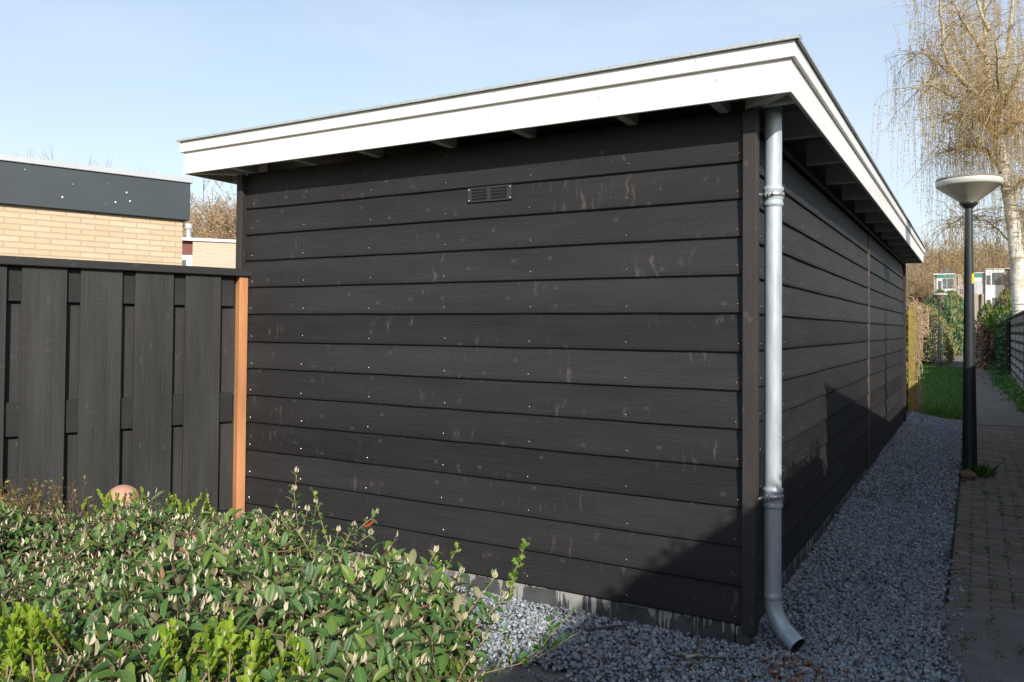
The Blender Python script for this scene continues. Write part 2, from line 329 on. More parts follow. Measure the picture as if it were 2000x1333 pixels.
def twigarr(paths, r0, r1, sides=3):       # paths (n,K,3) -> verts, faces
    n, K, _ = paths.shape; d = nrm(paths[:, -1]-paths[:, 0]); a = nrm(np.cross(d, [.31, .17, .93])); b = np.cross(d, a)
    r = np.linspace(0, 1, K)[None, :]; r0 = np.broadcast_to(np.asarray(r0, float), (n,))[:, None]; r1 = np.broadcast_to(np.asarray(r1, float), (n,))[:, None]
    rad = (r0*(1-r)+r1*r)[:, :, None, None]; an = 2*np.pi*np.arange(sides)/sides
    ring = (a[:, None, None, :]*np.cos(an)[None, None, :, None]+b[:, None, None, :]*np.sin(an)[None, None, :, None])*rad
    V = (paths[:, :, None, :]+ring).reshape(-1, 3)
    i = np.arange(K-1)[:, None]; k = np.arange(sides)[None, :]; kn = (k+1) % sides
    F = np.stack([i*sides+k, i*sides+kn, (i+1)*sides+kn, (i+1)*sides+k], -1).reshape(-1, 4)
    F = (F[None]+(np.arange(n)*K*sides)[:, None, None]).reshape(-1, 4)
    return V, F
def twigmesh(name, paths, r0, r1, mat, parent=None, sides=3):
    V, F = twigarr(np.asarray(paths), r0, r1, sides); return link(name, npmesh(name, V, [F], True), mat, parent)
def rnd3(n): return nrm(RS.normal(size=(n, 3)))
def U(a, b, n=None): return RS.uniform(a, b, n)

# ------------------------------------------------------------------ ground
def sheet(name, pts, z, mat, kind='structure', parent=None):
    me = bpy.data.meshes.new(name); me.from_pydata([(x, y, z) for x, y in pts], [], [list(range(len(pts)))]); me.update()
    o = link(name, me, mat); return tag(o, kind=kind)
sheet('ground', [(-600, -600), (600, -600), (600, 900), (-600, 900)], -.035, M_soil)
sheet('concrete_pavement', [(-1.45, -5.5), (1.72, -5.5), (1.72, 1.25), (.5, 1.25), (.5, -.45), (-1.45, -.45)], 0.0, M_conc)
def gh(x, y):                              # height of the gravel surface
    x = np.asarray(x, float); y = np.asarray(y, float)
    side = (.015+.011*np.clip(y, 0, 12))*np.clip(1-np.clip(x, 0, .8)/.8, 0, 1)
    front = .028*np.clip((y+.75)/.3, 0, 1)
    return .004+np.where(y < 0, front, np.maximum(side, .012)+.012*np.sin(x*9+y*3)*.3)
gx = np.linspace(-3.9, .765, 60); gy = np.concatenate([np.linspace(-.60, 0, 10), np.linspace(.15, 11.0, 70)])
V = np.array([(a, b, float(gh(a, b))) for b in gy for a in gx]); nx = len(gx)
F = np.array([(j*nx+i, j*nx+i+1, (j+1)*nx+i+1, (j+1)*nx+i) for j in range(len(gy)-1) for i in range(nx-1)])
tag(link('gravel_bed', npmesh('gravel_bed', V, [F], True), M_gbed), kind='structure')
ph = (1+5**.5)/2
ICO = nrm(np.array([(-1, ph, 0), (1, ph, 0), (-1, -ph, 0), (1, -ph, 0), (0, -1, ph), (0, 1, ph), (0, -1, -ph), (0, 1, -ph), (ph, 0, -1), (ph, 0, 1), (-ph, 0, -1), (-ph, 0, 1)]))
ICF = np.array([(0, 11, 5), (0, 5, 1), (0, 1, 7), (0, 7, 10), (0, 10, 11), (1, 5, 9), (5, 11, 4), (11, 10, 2), (10, 7, 6), (7, 1, 8), (3, 9, 4), (3, 4, 2), (3, 2, 6), (3, 6, 8), (3, 8, 9), (4, 9, 5), (2, 4, 11), (6, 2, 10), (8, 6, 7), (9, 8, 1)])
def stones(P, size):
    n = len(P); sc = np.stack([U(.7, 1.25, n), U(.55, 1.0, n), U(.35, .7, n)], 1)*size[:, None]
    V = ICO[None]*U(.72, 1.22, (n, 12, 1))*sc[:, None, :]
    q = RS.normal(size=(n, 4)); q[:, 1:3] *= .55; q /= np.linalg.norm(q, axis=1, keepdims=True); w_, x, y, z = q.T
    R = np.stack([1-2*(y*y+z*z), 2*(x*y-z*w_), 2*(x*z+y*w_), 2*(x*y+z*w_), 1-2*(x*x+z*z), 2*(y*z-x*w_), 2*(x*z-y*w_), 2*(y*z+x*w_), 1-2*(x*x+y*y)], 1).reshape(n, 3, 3)
    V = np.einsum('nij,nkj->nki', R, V)+P[:, None, :]
    F = (ICF[None]+(np.arange(n)*12)[:, None, None]).reshape(-1, 3); return V, F
def scatter(n, x0, x1, y0, y1): return np.stack([U(x0, x1, n), U(y0, y1, n)], 1)
pts = np.concatenate([scatter(15000, -3.0, .76, -.70, .0), scatter(17500, 0, .76, 0, 3.6), scatter(900, .75, .88, -.6, 1.3), scatter(15000, 0, .76, 3.6, 10.9)])
edge = .755+.05*np.clip(1.3-pts[:, 1], 0, 1)*(1+np.sin(pts[:, 1]*9))+.02*np.sin(pts[:, 1]*5)+.02*np.sin(pts[:, 1]*13+1); fe = -.66+.03*np.sin(pts[:, 0]*7)+.025*np.sin(pts[:, 0]*17)
pts = pts[(pts[:, 0] < edge+U(-.02, .03, len(pts))) & (pts[:, 1] > fe+U(-.04, .03, len(pts)))]
stray = np.stack([U(.74, .86, 160), U(-.6, 2.2, 160)], 1); stray2 = np.stack([U(-1.4, .6, 170), U(-.78, -.64, 170)], 1)
allp = np.concatenate([pts, stray, stray2]); z = gh(allp[:, 0], allp[:, 1])+U(.0, .012, len(allp)); z[len(pts):] = .006
sz = .0055+.011*U(0, 1, len(allp))**1.6*np.where(allp[:, 1] > 3.6, 1.15, 1)
V, F = stones(np.column_stack([allp, z]), sz)
tag(link('gravel', npmesh('gravel', V, [F]), M_grav), 'blue grey slate gravel strip around the black shed', 'gravel', kind='stuff')

# block path beside the gravel, laid stone by stone
sheet('path_bed', [(.765, 1.25), (1.74, 1.25), (1.74, 11.0), (.765, 11.0)], -.012, M_joint)
mb = MB(); row = 0; y = 1.27
while y < 10.85:
    hgt = .066; x = .775-(0 if row % 2 == 0 else .1)
    while x < 1.70:
        a, b = max(x, .775), min(x+.197, 1.72)
        if b-a > .03:
            dz = random.uniform(-.003, .003); t1, t2 = random.uniform(-.002, .002), random.uniform(-.002, .002)
            P = [(a, y, -.05), (b, y, -.05), (b, y+hgt-.006, -.05), (a, y+hgt-.006, -.05)]
            P += [(a, y, dz), (b, y, dz+t1), (b, y+hgt-.006, dz+t1+t2), (a, y+hgt-.006, dz+t2)]; mb.hexa(P)
        x += .203
    y += hgt+.002; row += 1
tag(mb.build('path', M_paver, None, .003), kind='structure')
sheet('far_path', [(.72, 10.98), (1.74, 10.98), (1.74, 34), (6, 34), (6, 62), (-12, 62), (-12, 36.2), (-.3, 35.6), (.72, 33)], -.006, M_path)
sheet('path_kerb', [(-.1, 10.2), (.775, 10.6), (.775, 11.45), (.4, 11.35), (.05, 11.2), (-.3, 11.0)], .012, M_paver)
sheet('lawn', [(-3.5, 11.05), (-.25, 11.1), (.1, 11.28), (.45, 11.42), (.72, 11.45), (.72, 33), (-.3, 35.5), (-3.5, 36)], .006, M_lawn)
n = 26000; gp = np.column_stack([U(-2.4, .74, n), 11.3+(U(0, 1, n)**1.7)*22, np.full(n, .005)]); gp = gp[(gp[:, 1] > 11.45) | (gp[:, 0] < -.2)]; n = len(gp)
tag(leafmesh('grass', gp, np.column_stack([U(-.5, .5, n), U(-.5, .5, n), np.ones(n)]), rnd3(n), U(.035, .07, n), U(.006, .012, n)*(1+gp[:, 1]*.06), M_grass, tm=QUAD), 'short mown lawn beside the dark path', 'grass', kind='stuff')
# moss and weeds in the paver joints
cl = []
for k in range(120):
    cx = random.choice([.775, .878, .98, 1.08, 1.18, 1.28, 1.45])+random.uniform(-.02, .02); cy = random.uniform(-.2, 7.5); m = random.randint(5, 26)
    cl.append(np.column_stack([RS.normal(cx, .012, m), RS.normal(cy, .05, m), np.zeros(m)]))
cl = np.concatenate(cl); m = len(cl)
tag(leafmesh('joint_moss', cl, np.column_stack([U(-1, 1, m), U(-1, 1, m), U(.3, 1, m)]), rnd3(m), U(.01, .022, m), U(.004, .009, m), M_moss, tm=QUAD), 'green moss growing in the joints of the path', 'moss', kind='stuff')

# ------------------------------------------------------------------ the black shed
ZL = [2.212, 2.042, 1.870, 1.698, 1.524, 1.346, 1.172, .999, .824, .647, .472, .298, .125]
shed = thing('garden_shed', 'long black timber shed with flat roof and wide white fascia', 'shed', (0, 0, 0))
XL, YB = -3.215, 9.36
def cladding(axis, a0, a1, extra=None):
    mb = MB(); tops = [2.43]+ZL[:-1]
    segs = extra or [(a0, a1)]
    for (s0, s1) in segs:
        for zt, zb in zip(tops, ZL):
            # weatherboard: thick rounded bottom edge standing proud, thin top tucked behind the next
            prof = [(.030, zb), (.003, zb), (.0, zb+.004), (.0, zb+.02), (.017, zt+.016), (.030, zt+.016)]
            k = len(prof); n = 14; V = []
            for i in range(n+1):
                a = s0+(s1-s0)*i/n; wob = random.uniform(-.0012, .0012)
                for d, z in prof: V.append((a, d+wob*(d < .02), z+wob) if axis == 'x' else (-d-wob*(d < .02), a, z+wob))
            F = []
            for i in range(n):
                for j in range(k-1):
                    q = (i*k+j, i*k+j+1, (i+1)*k+j+1, (i+1)*k+j); F.append(q[::-1] if axis == 'x' else q[::-1])
            F.append(tuple(range(k))); F.append(tuple(n*k+j for j in range(k))[::-1])
            mb.add(V, F, 0)
    return mb
def nail(mb, p, ax):
    V = []; n = 6; r = .0032
    for k in range(n):
        a = 2*math.pi*k/n; V.append((p[0]+r*math.cos(a), p[1]-.0028, p[2]+r*math.sin(a)) if ax == 'x' else (p[0]+.0028, p[1]+r*math.cos(a), p[2]+r*math.sin(a)))
    V.append((p[0], p[1]-.006, p[2]) if ax == 'x' else (p[0]+.006, p[1], p[2]))
    F = [(k, (k+1) % n, n) if ax == 'x' else ((k+1) % n, k, n) for k in range(n)]; mb.add(V, F, 1)
mb = cladding('x', -3.2205, .006)
for z in ZL:
    for x in (-3.15, -2.70, -2.167, -1.63, -1.091, -.554, -.022): nail(mb, (x+random.uniform(-.008, .008), .0015, z+.037+random.uniform(-.006, .006)), 'x')
front = mb.build('front_wall', [M_bx, M_nail], shed)
mb = cladding('y', 0, YB, [(.04, 4.955), (4.985, YB)])
for z in ZL:
    for y in (.16, .35, .9, 1.45, 2.0, 2.6, 3.2, 3.8, 4.4, 4.9, 5.3, 6.2, 7.0, 8.0, 9.0): nail(mb, (-.0015, y+random.uniform(-.01, .01), z+.037+random.uniform(-.006, .006)), 'y')
side = mb.build('side_wall', [M_by, M_nail], shed)
mb = MB(); mb.box(XL+.002, XL+.03, .03, YB, .12, 2.43); mb.box(XL+.03, -.03, YB-.03, YB, .12, 2.43); mb.build('rear_wall', M_by, shed)
mb = MB(); mb.box(.008, .068, -.030, .034, .10, 2.436); mb.build('corner_post', M_bz, shed, .003)
mb = MB(); mb.box(-3.275, -3.222, -.030, .03, .10, 2.436); mb.build('corner_post', M_bz, shed, .003)
mb = MB(); mb.box(-.035, .028, YB+.002, YB+.055, .05, 2.436); mb.build('corner_post', M_bz, shed, .003)
mb = MB(); mb.box(-.022, .006, 4.957, 4.983, .10, 2.40); mb.build('joint_lath', M_lath, shed)
mb = MB(); xs = [-3.2, -2.35, -1.35, -.92, -.035]
for a, b in zip(xs[:-1], xs[1:]): mb.box(a+.004, b, .018, .06, -.10, .118)
mb.box(-.027, .035, .006, .06, -.10, .112)
for a in np.arange(.065, YB-.1, .9): mb.box(-.06, -.012, a, min(a+.893, YB), -.10, .118)
mb.box(XL+.01, XL+.05, .07, YB, -.1, .118)
mb.build('plinth', M_plinth, shed, .003)
OX0, OX1, OY0, OY1 = -3.584, .250, -.200, 9.50
ZF, ZM, ZT = 2.441, 2.583, 2.650
mb = MB()
mb.box(OX0, OX1, OY0, OY0+.018, ZF, ZM+.02); mb.box(OX0, OX1, OY1-.018, OY1, ZF, ZM+.02)
mb.box(OX0, OX0+.018, OY0+.0182, OY1-.0182, ZF, ZM+.02); mb.box(OX1-.018, OX1, OY0+.0182, OY1-.0182, ZF, ZM+.02)
lower = mb.build('fascia_board', M_white, shed, .0015)
mb = MB(); e = .018
mb.box(OX0-e, OX1+e, OY0-e, OY0-.0004, ZM, ZT); mb.box(OX0-e, OX1+e, OY1+.0004, OY1+e, ZM, ZT)
mb.box(OX0-e, OX0-.0004, OY0+.0002, OY1-.0002, ZM, ZT); mb.box(OX1+.0004, OX1+e, OY0+.0002, OY1-.0002, ZM, ZT)
for x in np.arange(-3.4, .2, .55):
    for zz, yy in ((ZF+.10, OY0), (ZM+.045, OY0-e)):
        p = (x+random.uniform(-.05, .05), yy+.001, zz+random.uniform(-.01, .01)); V = [(p[0]+.004*math.cos(a), p[1]-.003, p[2]+.004*math.sin(a)) for a in np.linspace(0, 2*math.pi, 7)[:-1]]; mb.add(V, [tuple(range(6))], 1)
mb.build('fascia_board', [M_white, M_steel], shed, .0015)
# rough zinc roof edge
mb = MB(); t = .016
def edge(a, b, ax):
    n = 90; V = []
    for i in range(n+1):
        s = a+(b-a)*i/n
        for d, z in ((.06, ZT+.024), (.0, ZT+.026), (-.034, ZT+.014), (-.036, ZT+.001), (-.022, ZT+.001)):
            z2 = z+random.uniform(-.0022, .0022)*(z > ZT+.005)
            if ax == 'f': V.append((s, OY0+d, z2))
            elif ax == 'r': V.append((OX1-d, s, z2))
            elif ax == 'l': V.append((OX0+d, s, z2))
            else: V.append((s, OY1-d, z2))
    F = [(i*5+j, i*5+j+1, (i+1)*5+j+1, (i+1)*5+j) for i in range(n) for j in range(4)]; F += [tuple(range(5)), tuple(n*5+j for j in range(5))]
    mb.add(V, F)
edge(OX0-.036, OX1+.036, 'f'); edge(OY0-.001, OY1+.001, 'r'); edge(OY0-.001, OY1+.001, 'l'); edge(OX0-.036, OX1+.036, 'b')
mb.build('roof_edge_trim', M_trim, shed)
mb = MB(); mb.box(OX0+.02, OX1-.02, OY0+.02, OY1-.02, ZM+.03, ZT+.018); mb.build('roof', M_felt, shed)
mb = MB(); mb.box(OX0+.02, OX1-.02, OY0+.02, OY1-.02, ZM+.008, ZM+.028)
for y in np.arange(.4, 9.4, .6): mb.box(OX0+.02, OX1-.02, y, y+.006, ZM+.004, ZM+.0075)
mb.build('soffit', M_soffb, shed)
def rafter(P0, P1, wd=.045, z0=ZF+.004, z1=ZM+.006):
    P0 = np.array([*P0, 0.]); P1 = np.array([*P1, 0.]); A = nrm(P1-P0); B = np.array([-A[1], A[0], 0]); mb = MB()
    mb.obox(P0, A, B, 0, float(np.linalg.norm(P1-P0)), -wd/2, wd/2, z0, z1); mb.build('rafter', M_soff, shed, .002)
for x in (-2.62, -2.12, -1.60, -1.10, -.535, -.085): rafter((x, OY0+.02), (x, .035))
rafter((-3.16, OY0+.02), (-3.16, .035)); rafter((OX0+.03, OY0+.03), (-3.27, .03)); rafter((OX1-.03, OY0+.03), (.03, .02), .05)
rafter((.07, -.01), (OX1-.02, -.01), .04)
y = .68
while y < 9.2: rafter((.03, y), (OX1-.02, y)); y += .745
for y in np.arange(.2, 9.2, .9): rafter((OX0+.02, y), (XL, y))
# wall plate strip on the side, just below the soffit
mb = MB(); mb.box(.002, .022, .07, YB, 2.405, 2.44); mb.build('wall_plate', M_by, shed)
# ventilation grille
mb = MB(); vx0, vx1, vz0, vz1 = -1.482, -1.204, 2.128, 2.207
mb.box(vx0, vx1, -.0045, .006, vz0, vz1)
for cx0, cx1 in ((vx0+.03, vx0+.125), (vx0+.15, vx1-.03)):
    for k in range(4):
        z = vz0+.012+k*.0165; mb.add([(cx0, -.0048, z), (cx1, -.0048, z), (cx1, -.0105, z+.007), (cx0, -.0105, z+.007), (cx0, -.0048, z+.011), (cx1, -.0048, z+.011)], [(0, 1, 2, 3), (3, 2, 5, 4)])
        mb.box(cx0, cx1, -.0053, -.0047, z-.0045, z-.0002, 1)
vent = mb.build('vent_grille', [flat('black_vent', (.030, .031, .033), .5, .1, 20), M_gap], shed, 0)
for x in (vx0+.01, vx1-.01):
    for z in (vz0+.01, vz1-.012): mb = MB(); mb.lathe([(0, 0), (.0045, 0), (.0045, .002), (0, .003)], (0, 0, 0), 8); mb.v[-32:] = [(x+a, -.005-c, z+b) for a, b, c in mb.v[-32:]]; mb.build('screw', M_nail, vent)
# zinc downpipe
PX, PY, R = .108, .13, .0385
def ringprof(zc):
    out = []
    for z, r in ((-.052, .0), (-.050, .004), (-.040, .008), (-.030, .004), (-.022, .003), (-.012, .008), (0, .0085), (.010, .003), (.016, .003), (.026, .0085), (.034, .008), (.042, .001)): out.append((R+r, zc+z))
    return [(R, zc-.056), (R, zc-.0535)]+out[1:]+[(R, zc+.046), (R, zc+.052)]
prof = [(R, 2.50)]+ringprof(2.065)[::-1]+ringprof(.69)[::-1]+[(R, .262), (R, .2505), (R+.0012, .249), (R+.0012, .225), (R, .224)]
mb = MB(); mb.lathe(prof, (PX, PY, 0), 40); pipe = mb.build('downpipe', M_zinc, shed)
dirn = nrm(np.array([.62, -.5, 0])); dirn = nrm(np.array([.80, -.45, 0])); pth = [np.array([PX, PY, .224])]; p = pth[0].copy(); ang = 0
for k in range(13):
    ang = min(math.radians(62), math.radians(62)*(k+1)/10); p = p+(np.array([0, 0, -1])*math.cos(ang)+dirn*math.sin(ang))*.0175; pth.append(p.copy())
mb = MB(); mb.tube(pth, R+.0005, 32, caps=False); mb.tube(pth, R-.0015, 32, 1, caps=False)
mb.build('elbow', [M_zinc, M_gap], pipe)
for zc in (2.066, .690):
    mb = MB(); mb.lathe([(R+.009, zc-.009), (R+.0105, zc-.008), (R+.0105, zc+.010), (R+.009, zc+.011)], (PX, PY, 0), 32)
    q = np.array([PX-.02, PY-.045, zc]); mb.box(PX-.022, PX-.016, PY-.062, PY-.043, zc-.011, zc+.012); mb.box(PX-.008, PX-.002, PY-.064, PY-.043, zc-.011, zc+.012)
    mb.tube([(PX-.030, PY-.054, zc+.001), (PX+.012, PY-.054, zc+.001)], .0045, 8); mb.tube([(PX+.006, PY-.054, zc+.001), (PX+.016, PY-.054, zc+.001)], .009, 8)
    mb.tube([(.060, .035, zc-.004), (PX-.032, PY-.03, zc-.002)], .006, 8); mb.tube([(.045, .034, zc-.004), (.058, .036, zc-.004)], .013, 10)
    mb.build('pipe_clamp', M_steel, pipe)

# ------------------------------------------------------------------ the black fence with the orange post
fu = np.array([.324, .946, 0]); fn = np.array([.946, -.324, 0]); E0 = np.array([-3.17, -.03, 0])
fence = thing('black_fence', 'black board fence with overlapping vertical boards left of the shed', 'fence', (E0[0], E0[1], 0))
def fb(mb, s0, s1, n0, n1, z0, z1, m=0): mb.obox(E0, -fu, fn, s0, s1, n0, n1, z0, z1, m)
mb = MB(); fb(mb, -.05, 3.6, -.125, 0, 1.767, 1.815); cap = mb.build('fence_cap', M_fcap, fence, .004)
for k in range(12):
    mb = MB(); s = .152+.294*k; ww = .220+random.uniform(-.004, .004); fb(mb, s, s+ww, -.048+random.uniform(-.001, .001), -.028, .03, 1.766)
    for z in (1.70, 1.60, .98, .87, .2): 
        q = E0-fu*(s+random.uniform(.03, ww-.03))+fn*(-.0265); V = [q+fu*.0042*math.cos(a)+np.array([0, 0, z+.0042*math.sin(a)]) for a in np.linspace(0, 2*math.pi, 7)[:-1]]; mb.add(V, [tuple(range(6)), tuple(range(6))[::-1]], 1)
    mb.build('fence_board', [M_fence, M_nail], fence, .002)
for z0, z1 in ((1.574, 1.765), (.831, 1.016), (.08, .26)):
    mb = MB(); fb(mb, .06, 3.6, -.083, -.0525, z0, z1); mb.build('fence_rail', M_fcap, fence)
for k in range(12):
    mb = MB(); s = -.0+.294*k; fb(mb, s+.02, s+.235, -.108, -.084, .03, 1.766); mb.build('rear_board', M_fence, fence, .002)
mb = MB(); fb(mb, .236, .24, -.09, -.07, .03, 1.7); 
mb = MB(); fb(mb, -.023, .034, -.10, -.02, -.1, 1.766); po = mb.build('fence_post', M_orange, fence, .003); po['label'] = 'bare orange hardwood post'

# ------------------------------------------------------------------ brick outbuilding on the left
def framed(O, A): A = nrm(np.array([A[0], A[1], 0.])); return np.array([O[0], O[1], 0.]), A, np.array([-A[1], A[0], 0.])
O, A, B = framed((-6.385, 2.05), (.33, .944))
rz = math.atan2(A[1], A[0])
lh = thing('brick_outbuilding', 'yellow brick flat roofed outbuilding with dark grey fascia behind the black fence', 'building', O, rz)
def local(o): # meshes of this house are given in its own frame so that brick texture follows the wall
    o.matrix_parent_inverse = Matrix.Identity(4); return o
mb = MB(); mb.box(-9, -.06, .05, 6, 0, 2.62); o = local(mb.build('wall', M_brick, lh))
mb = MB(); mb.box(-9.02, 0, 0, .03, 2.575, 2.975); mb.box(-.03, 0, .031, 6.05, 2.575, 2.975)
for k in range(18):
    x = -2.6+random.random()*2.55; z = 2.62+random.random()*.32; r = random.choice([.003, .003, .004, .005]) if k > 3 else .009
    V = [(x+r*math.cos(a), -.0015, z+r*math.sin(a)) for a in np.linspace(0, 2*math.pi, 7)[:-1]]; mb.add(V, [tuple(range(6))], 1)
local(mb.build('fascia', [M_panel, M_paint], lh, .003))
mb = MB(); mb.box(-9.03, .02, -.02, .09, 2.976, 3.035); mb.box(-.05, .02, .091, 6.07, 2.976, 3.035); local(mb.build('coping', M_coping, lh, .004))
mb = MB(); mb.box(-9, -.051, .0915, 6, 2.9, 3.0); local(mb.build('roof', M_felt, lh))
# pale brick house behind it
P0 = at(376, 500, 20); rr = nrm(np.array([RT[0], RT[1], 0])); ff = nrm(np.array([FW[0], FW[1], 0]))
A2 = nrm(rr*.93+ff*.37); rz2 = math.atan2(A2[1], A2[0])
ph_ = thing('pale_brick_house', 'pale pinkish brick house wall with white roof trim between brick outbuilding and shed', 'building', (P0[0], P0[1], 0), rz2)
zt = 3.55
mb = MB(); mb.box(0, 7, 0, 5, 0, zt); local(mb.build('wall', M_brick2, ph_))
mb = MB(); mb.box(-2.2, 7.05, -.05, 5, zt+.001, zt+.07); local(mb.build('roof_trim', M_paint, ph_))
mb = MB(); mb.box(-2.2, -.002, .10, 5, 0, zt); local(mb.build('wall', M_redbr, ph_))
mb = MB(); mb.box(-2.2, -.004, .03, .098, 2.0, zt-.36)
fr = local(mb.build('window_frame', M_paint, ph_)); mb = MB(); mb.box(-2.1, -.14, .024, .029, 2.1, zt-.48); o = mb.build('pane', M_glass, ph_); local(o)
flp = at(368, 470, 20.6)
fl = thing('flue_pipe', 'short steel flue pipe with cowl on the pale house roof', 'chimney', (flp[0], flp[1], zt))
mb = MB(); mb.lathe([(.06, .0), (.06, .36)], (flp[0], flp[1], zt), 16); mb.build('pipe', M_zinc, fl)
mb = MB(); mb.lathe([(.0, .36), (.085, .361), (.09, .50), (.0, .505)], (flp[0], flp[1], zt), 16); mb.build('cowl', M_coping, fl)
# terracotta ornament
tp = at(240, 950, 4.05); TZ = -.035
to = thing('terracotta_ornament', 'rounded terracotta dome peeking over the hedge in front of the fence', 'ornament', (tp[0], tp[1], 0))
pr = [(0.001, .64)]+[(.083*math.sin(a), .557+.083*math.cos(a)) for a in np.linspace(.15, 1.9, 14)]+[(.065, .48), (.06, .38), (.11, .30), (.14, .15), (.10, 0.0)]
mb = MB(); mb.lathe(pr, (tp[0], tp[1], 0), 32); mb.build('dome', M_terra, to)

# ------------------------------------------------------------------ street lamps
def lamp(p, label):
    root = thing('street_lamp', label, 'street lamp', p, 0, 'black post lamps along the path')
    mb = MB(); mb.lathe([(.068, -.1), (.066, .3), (.050, 1.5), (.036, 2.705)], (0, 0, 0), 28); local(mb.build('pole', M_lampb, root))
    mb = MB(); mb.lathe([(.037, 2.70), (.05, 2.715), (.082, 2.742), (.088, 2.762), (.0, 2.763)], (0, 0, 0), 28); local(mb.build('collar', M_lampb, root))
    mb = MB(); mb.lathe([(.084, 2.7635), (.092, 2.775), (.288, 2.925)], (0, 0, 0), 40); local(mb.build('shade', M_shade, root))
    mb = MB(); mb.lathe([(.288, 2.9252), (.298, 2.932), (.302, 2.975), (.298, 2.985)], (0, 0, 0), 40); local(mb.build('rim', M_rim, root))
    mb = MB(); mb.lathe([(.299, 2.9852), (.303, 2.992), (.296, 3.006), (.15, 3.028), (0, 3.03)], (0, 0, 0), 40); local(mb.build('lid', M_lcap, root))
    mb = MB(); a0 = math.radians(-28)
    n = 6; V = []
    for i in range(n+1):
        a = a0+(i/n-.5)*1.0
        for z in (1.935, 2.035): V.append((.0455*math.cos(a), .0455*math.sin(a), z))
    F = [(2*i, 2*i+2, 2*i+3, 2*i+1) for i in range(n)]; mb.add(V, F); local(mb.build('yellow_sticker', M_sticker, root))
    return root
la = lamp((.85, 5.75, 0), 'tall black street lamp with cream conical head beside the gravel, nearer of two')
lb = la.copy(); COL.objects.link(lb); lb.location = (-.39, 33.6, 0)
lb['label'] = 'distant street lamp standing on the far edge of the lawn'
for ch in la.children:
    c = ch.copy(); COL.objects.link(c); c.parent = lb; c.matrix_parent_inverse = Matrix.Identity(4)
# stone and grass tuft at the lamp foot
def rock(name, p, s, mat, label, sub=2):
    bm = bmesh.new(); bmesh.ops.create_icosphere(bm, subdivisions=sub, radius=1)
    for v in bm.verts:
        k = 1+random.uniform(-.12, .12); v.co = Vector((v.co.x*s[0]*k, v.co.y*s[1]*k, v.co.z*s[2]*k))
    me = bpy.data.meshes.new(name); bm.to_mesh(me); bm.free(); o = link(name, me, mat); o.location = p; return tag(o, label, 'stone')
M_rock = flat('brown_stone', (.20, .12, .07), .85, .5, 18, bump=.5); M_rockg = flat('grey_stone', (.22, .20, .17), .85, .4, 18, bump=.5)
rock('cobble_stone', (.835, 5.47, .035), (.085, .06, .06), M_rock, 'reddish brown cobble at the foot of the near lamp')
rock('cobble_stone', (.735, 5.58, .03), (.055, .05, .035), M_rockg, 'grey cobble left of the brown one by the near lamp')
def tuft(p, n, r, h, label, mat=M_grass, name='grass_tuft'):
    P = np.column_stack([RS.normal(p[0], r*.4, n), RS.normal(p[1], r*.4, n), np.full(n, p[2])]); D = np.column_stack([U(-.8, .8, n), U(-.8, .8, n), U(.5, 1, n)])
    return tag(leafmesh(name, P, D, rnd3(n), U(h*.5, h, n), h*.11, mat), label, 'weed')
tuft((.97, 5.72, 0), 60, .10, .17, 'green grass tuft right of the near lamp foot', name='grass_tuft')
tuft((.80, 5.25, 0), 14, .03, .05, 'tiny weed in the path below the near lamp', name='small_weed')
# litter on the gravel
def litter(name, n, cfg, mat, label, cat):
    P = []
    for k in range(n):
        x, y = cfg(); P.append((x, y, float(gh(x, y))+.02))
    P = np.array(P); m = len(P)
    return tag(leafmesh(name, P, np.column_stack([U(-1, 1, m), U(-1, 1, m), U(-.15, .15, m)]), np.column_stack([U(-.4, .4, m), U(-.4, .4, m), np.ones(m)]), U(.018, .04, m), U(.009, .02, m), mat), label, cat, kind='stuff')
M_dead = foliage('dead_leaf', [(.16, .06, .03), (.28, .11, .05), (.36, .20, .10), (.12, .07, .04)], trans=.1, rough=.7)
litter('fallen_leaves', 150, lambda: (random.uniform(.06, .76), random.uniform(-.6, 9)) if random.random() < .6 else (random.uniform(-.9, .7), random.uniform(-.66, -.05)), M_dead, 'brown dead leaves scattered over the slate gravel', 'fallen leaves')
litter('fallen_leaves', 70, lambda: (random.gauss(.30, .09), random.gauss(-.18, .10)), M_dead, 'patch of reddish leaf crumbs on gravel below the downpipe outlet', 'fallen leaves')
def sticks(name, paths, r, mat, label):
    mb = MB()
    for p in paths: mb.tube(p, [r*(1-.6*i/(len(p)-1)) for i in range(len(p))], 6)
    return tag(mb.build(name, mat), label, 'twig')
sticks('dry_branch', [[(-.18, -.42, .10), (-.17, -.30, .055), (-.13, -.27, .05), (-.02, -.20, .045), (.06, -.17, .05)], [(-.13, -.27, .05), (-.16, -.12, .06), (-.20, .0, .10), (-.22, .01, .16)], [(-.02, -.20, .045), (.0, -.32, .05), (-.03, -.45, .045)]], .006, M_bark, 'thin dry forked branch leaning on the plinth near the shed corner')
sticks('dry_branch', [[(-.66, -.24, .05), (-.58, -.16, .055), (-.50, -.10, .06)]], .008, M_bark, 'short thick dark twig lying on gravel by the plinth')
sticks('dry_branch', [[(-.15, -.33, .065), (-.10, -.29, .075)]], .009, flat('pale_stick', (.5, .4, .26), .7), 'short pale peeled stick lying on the gravel')

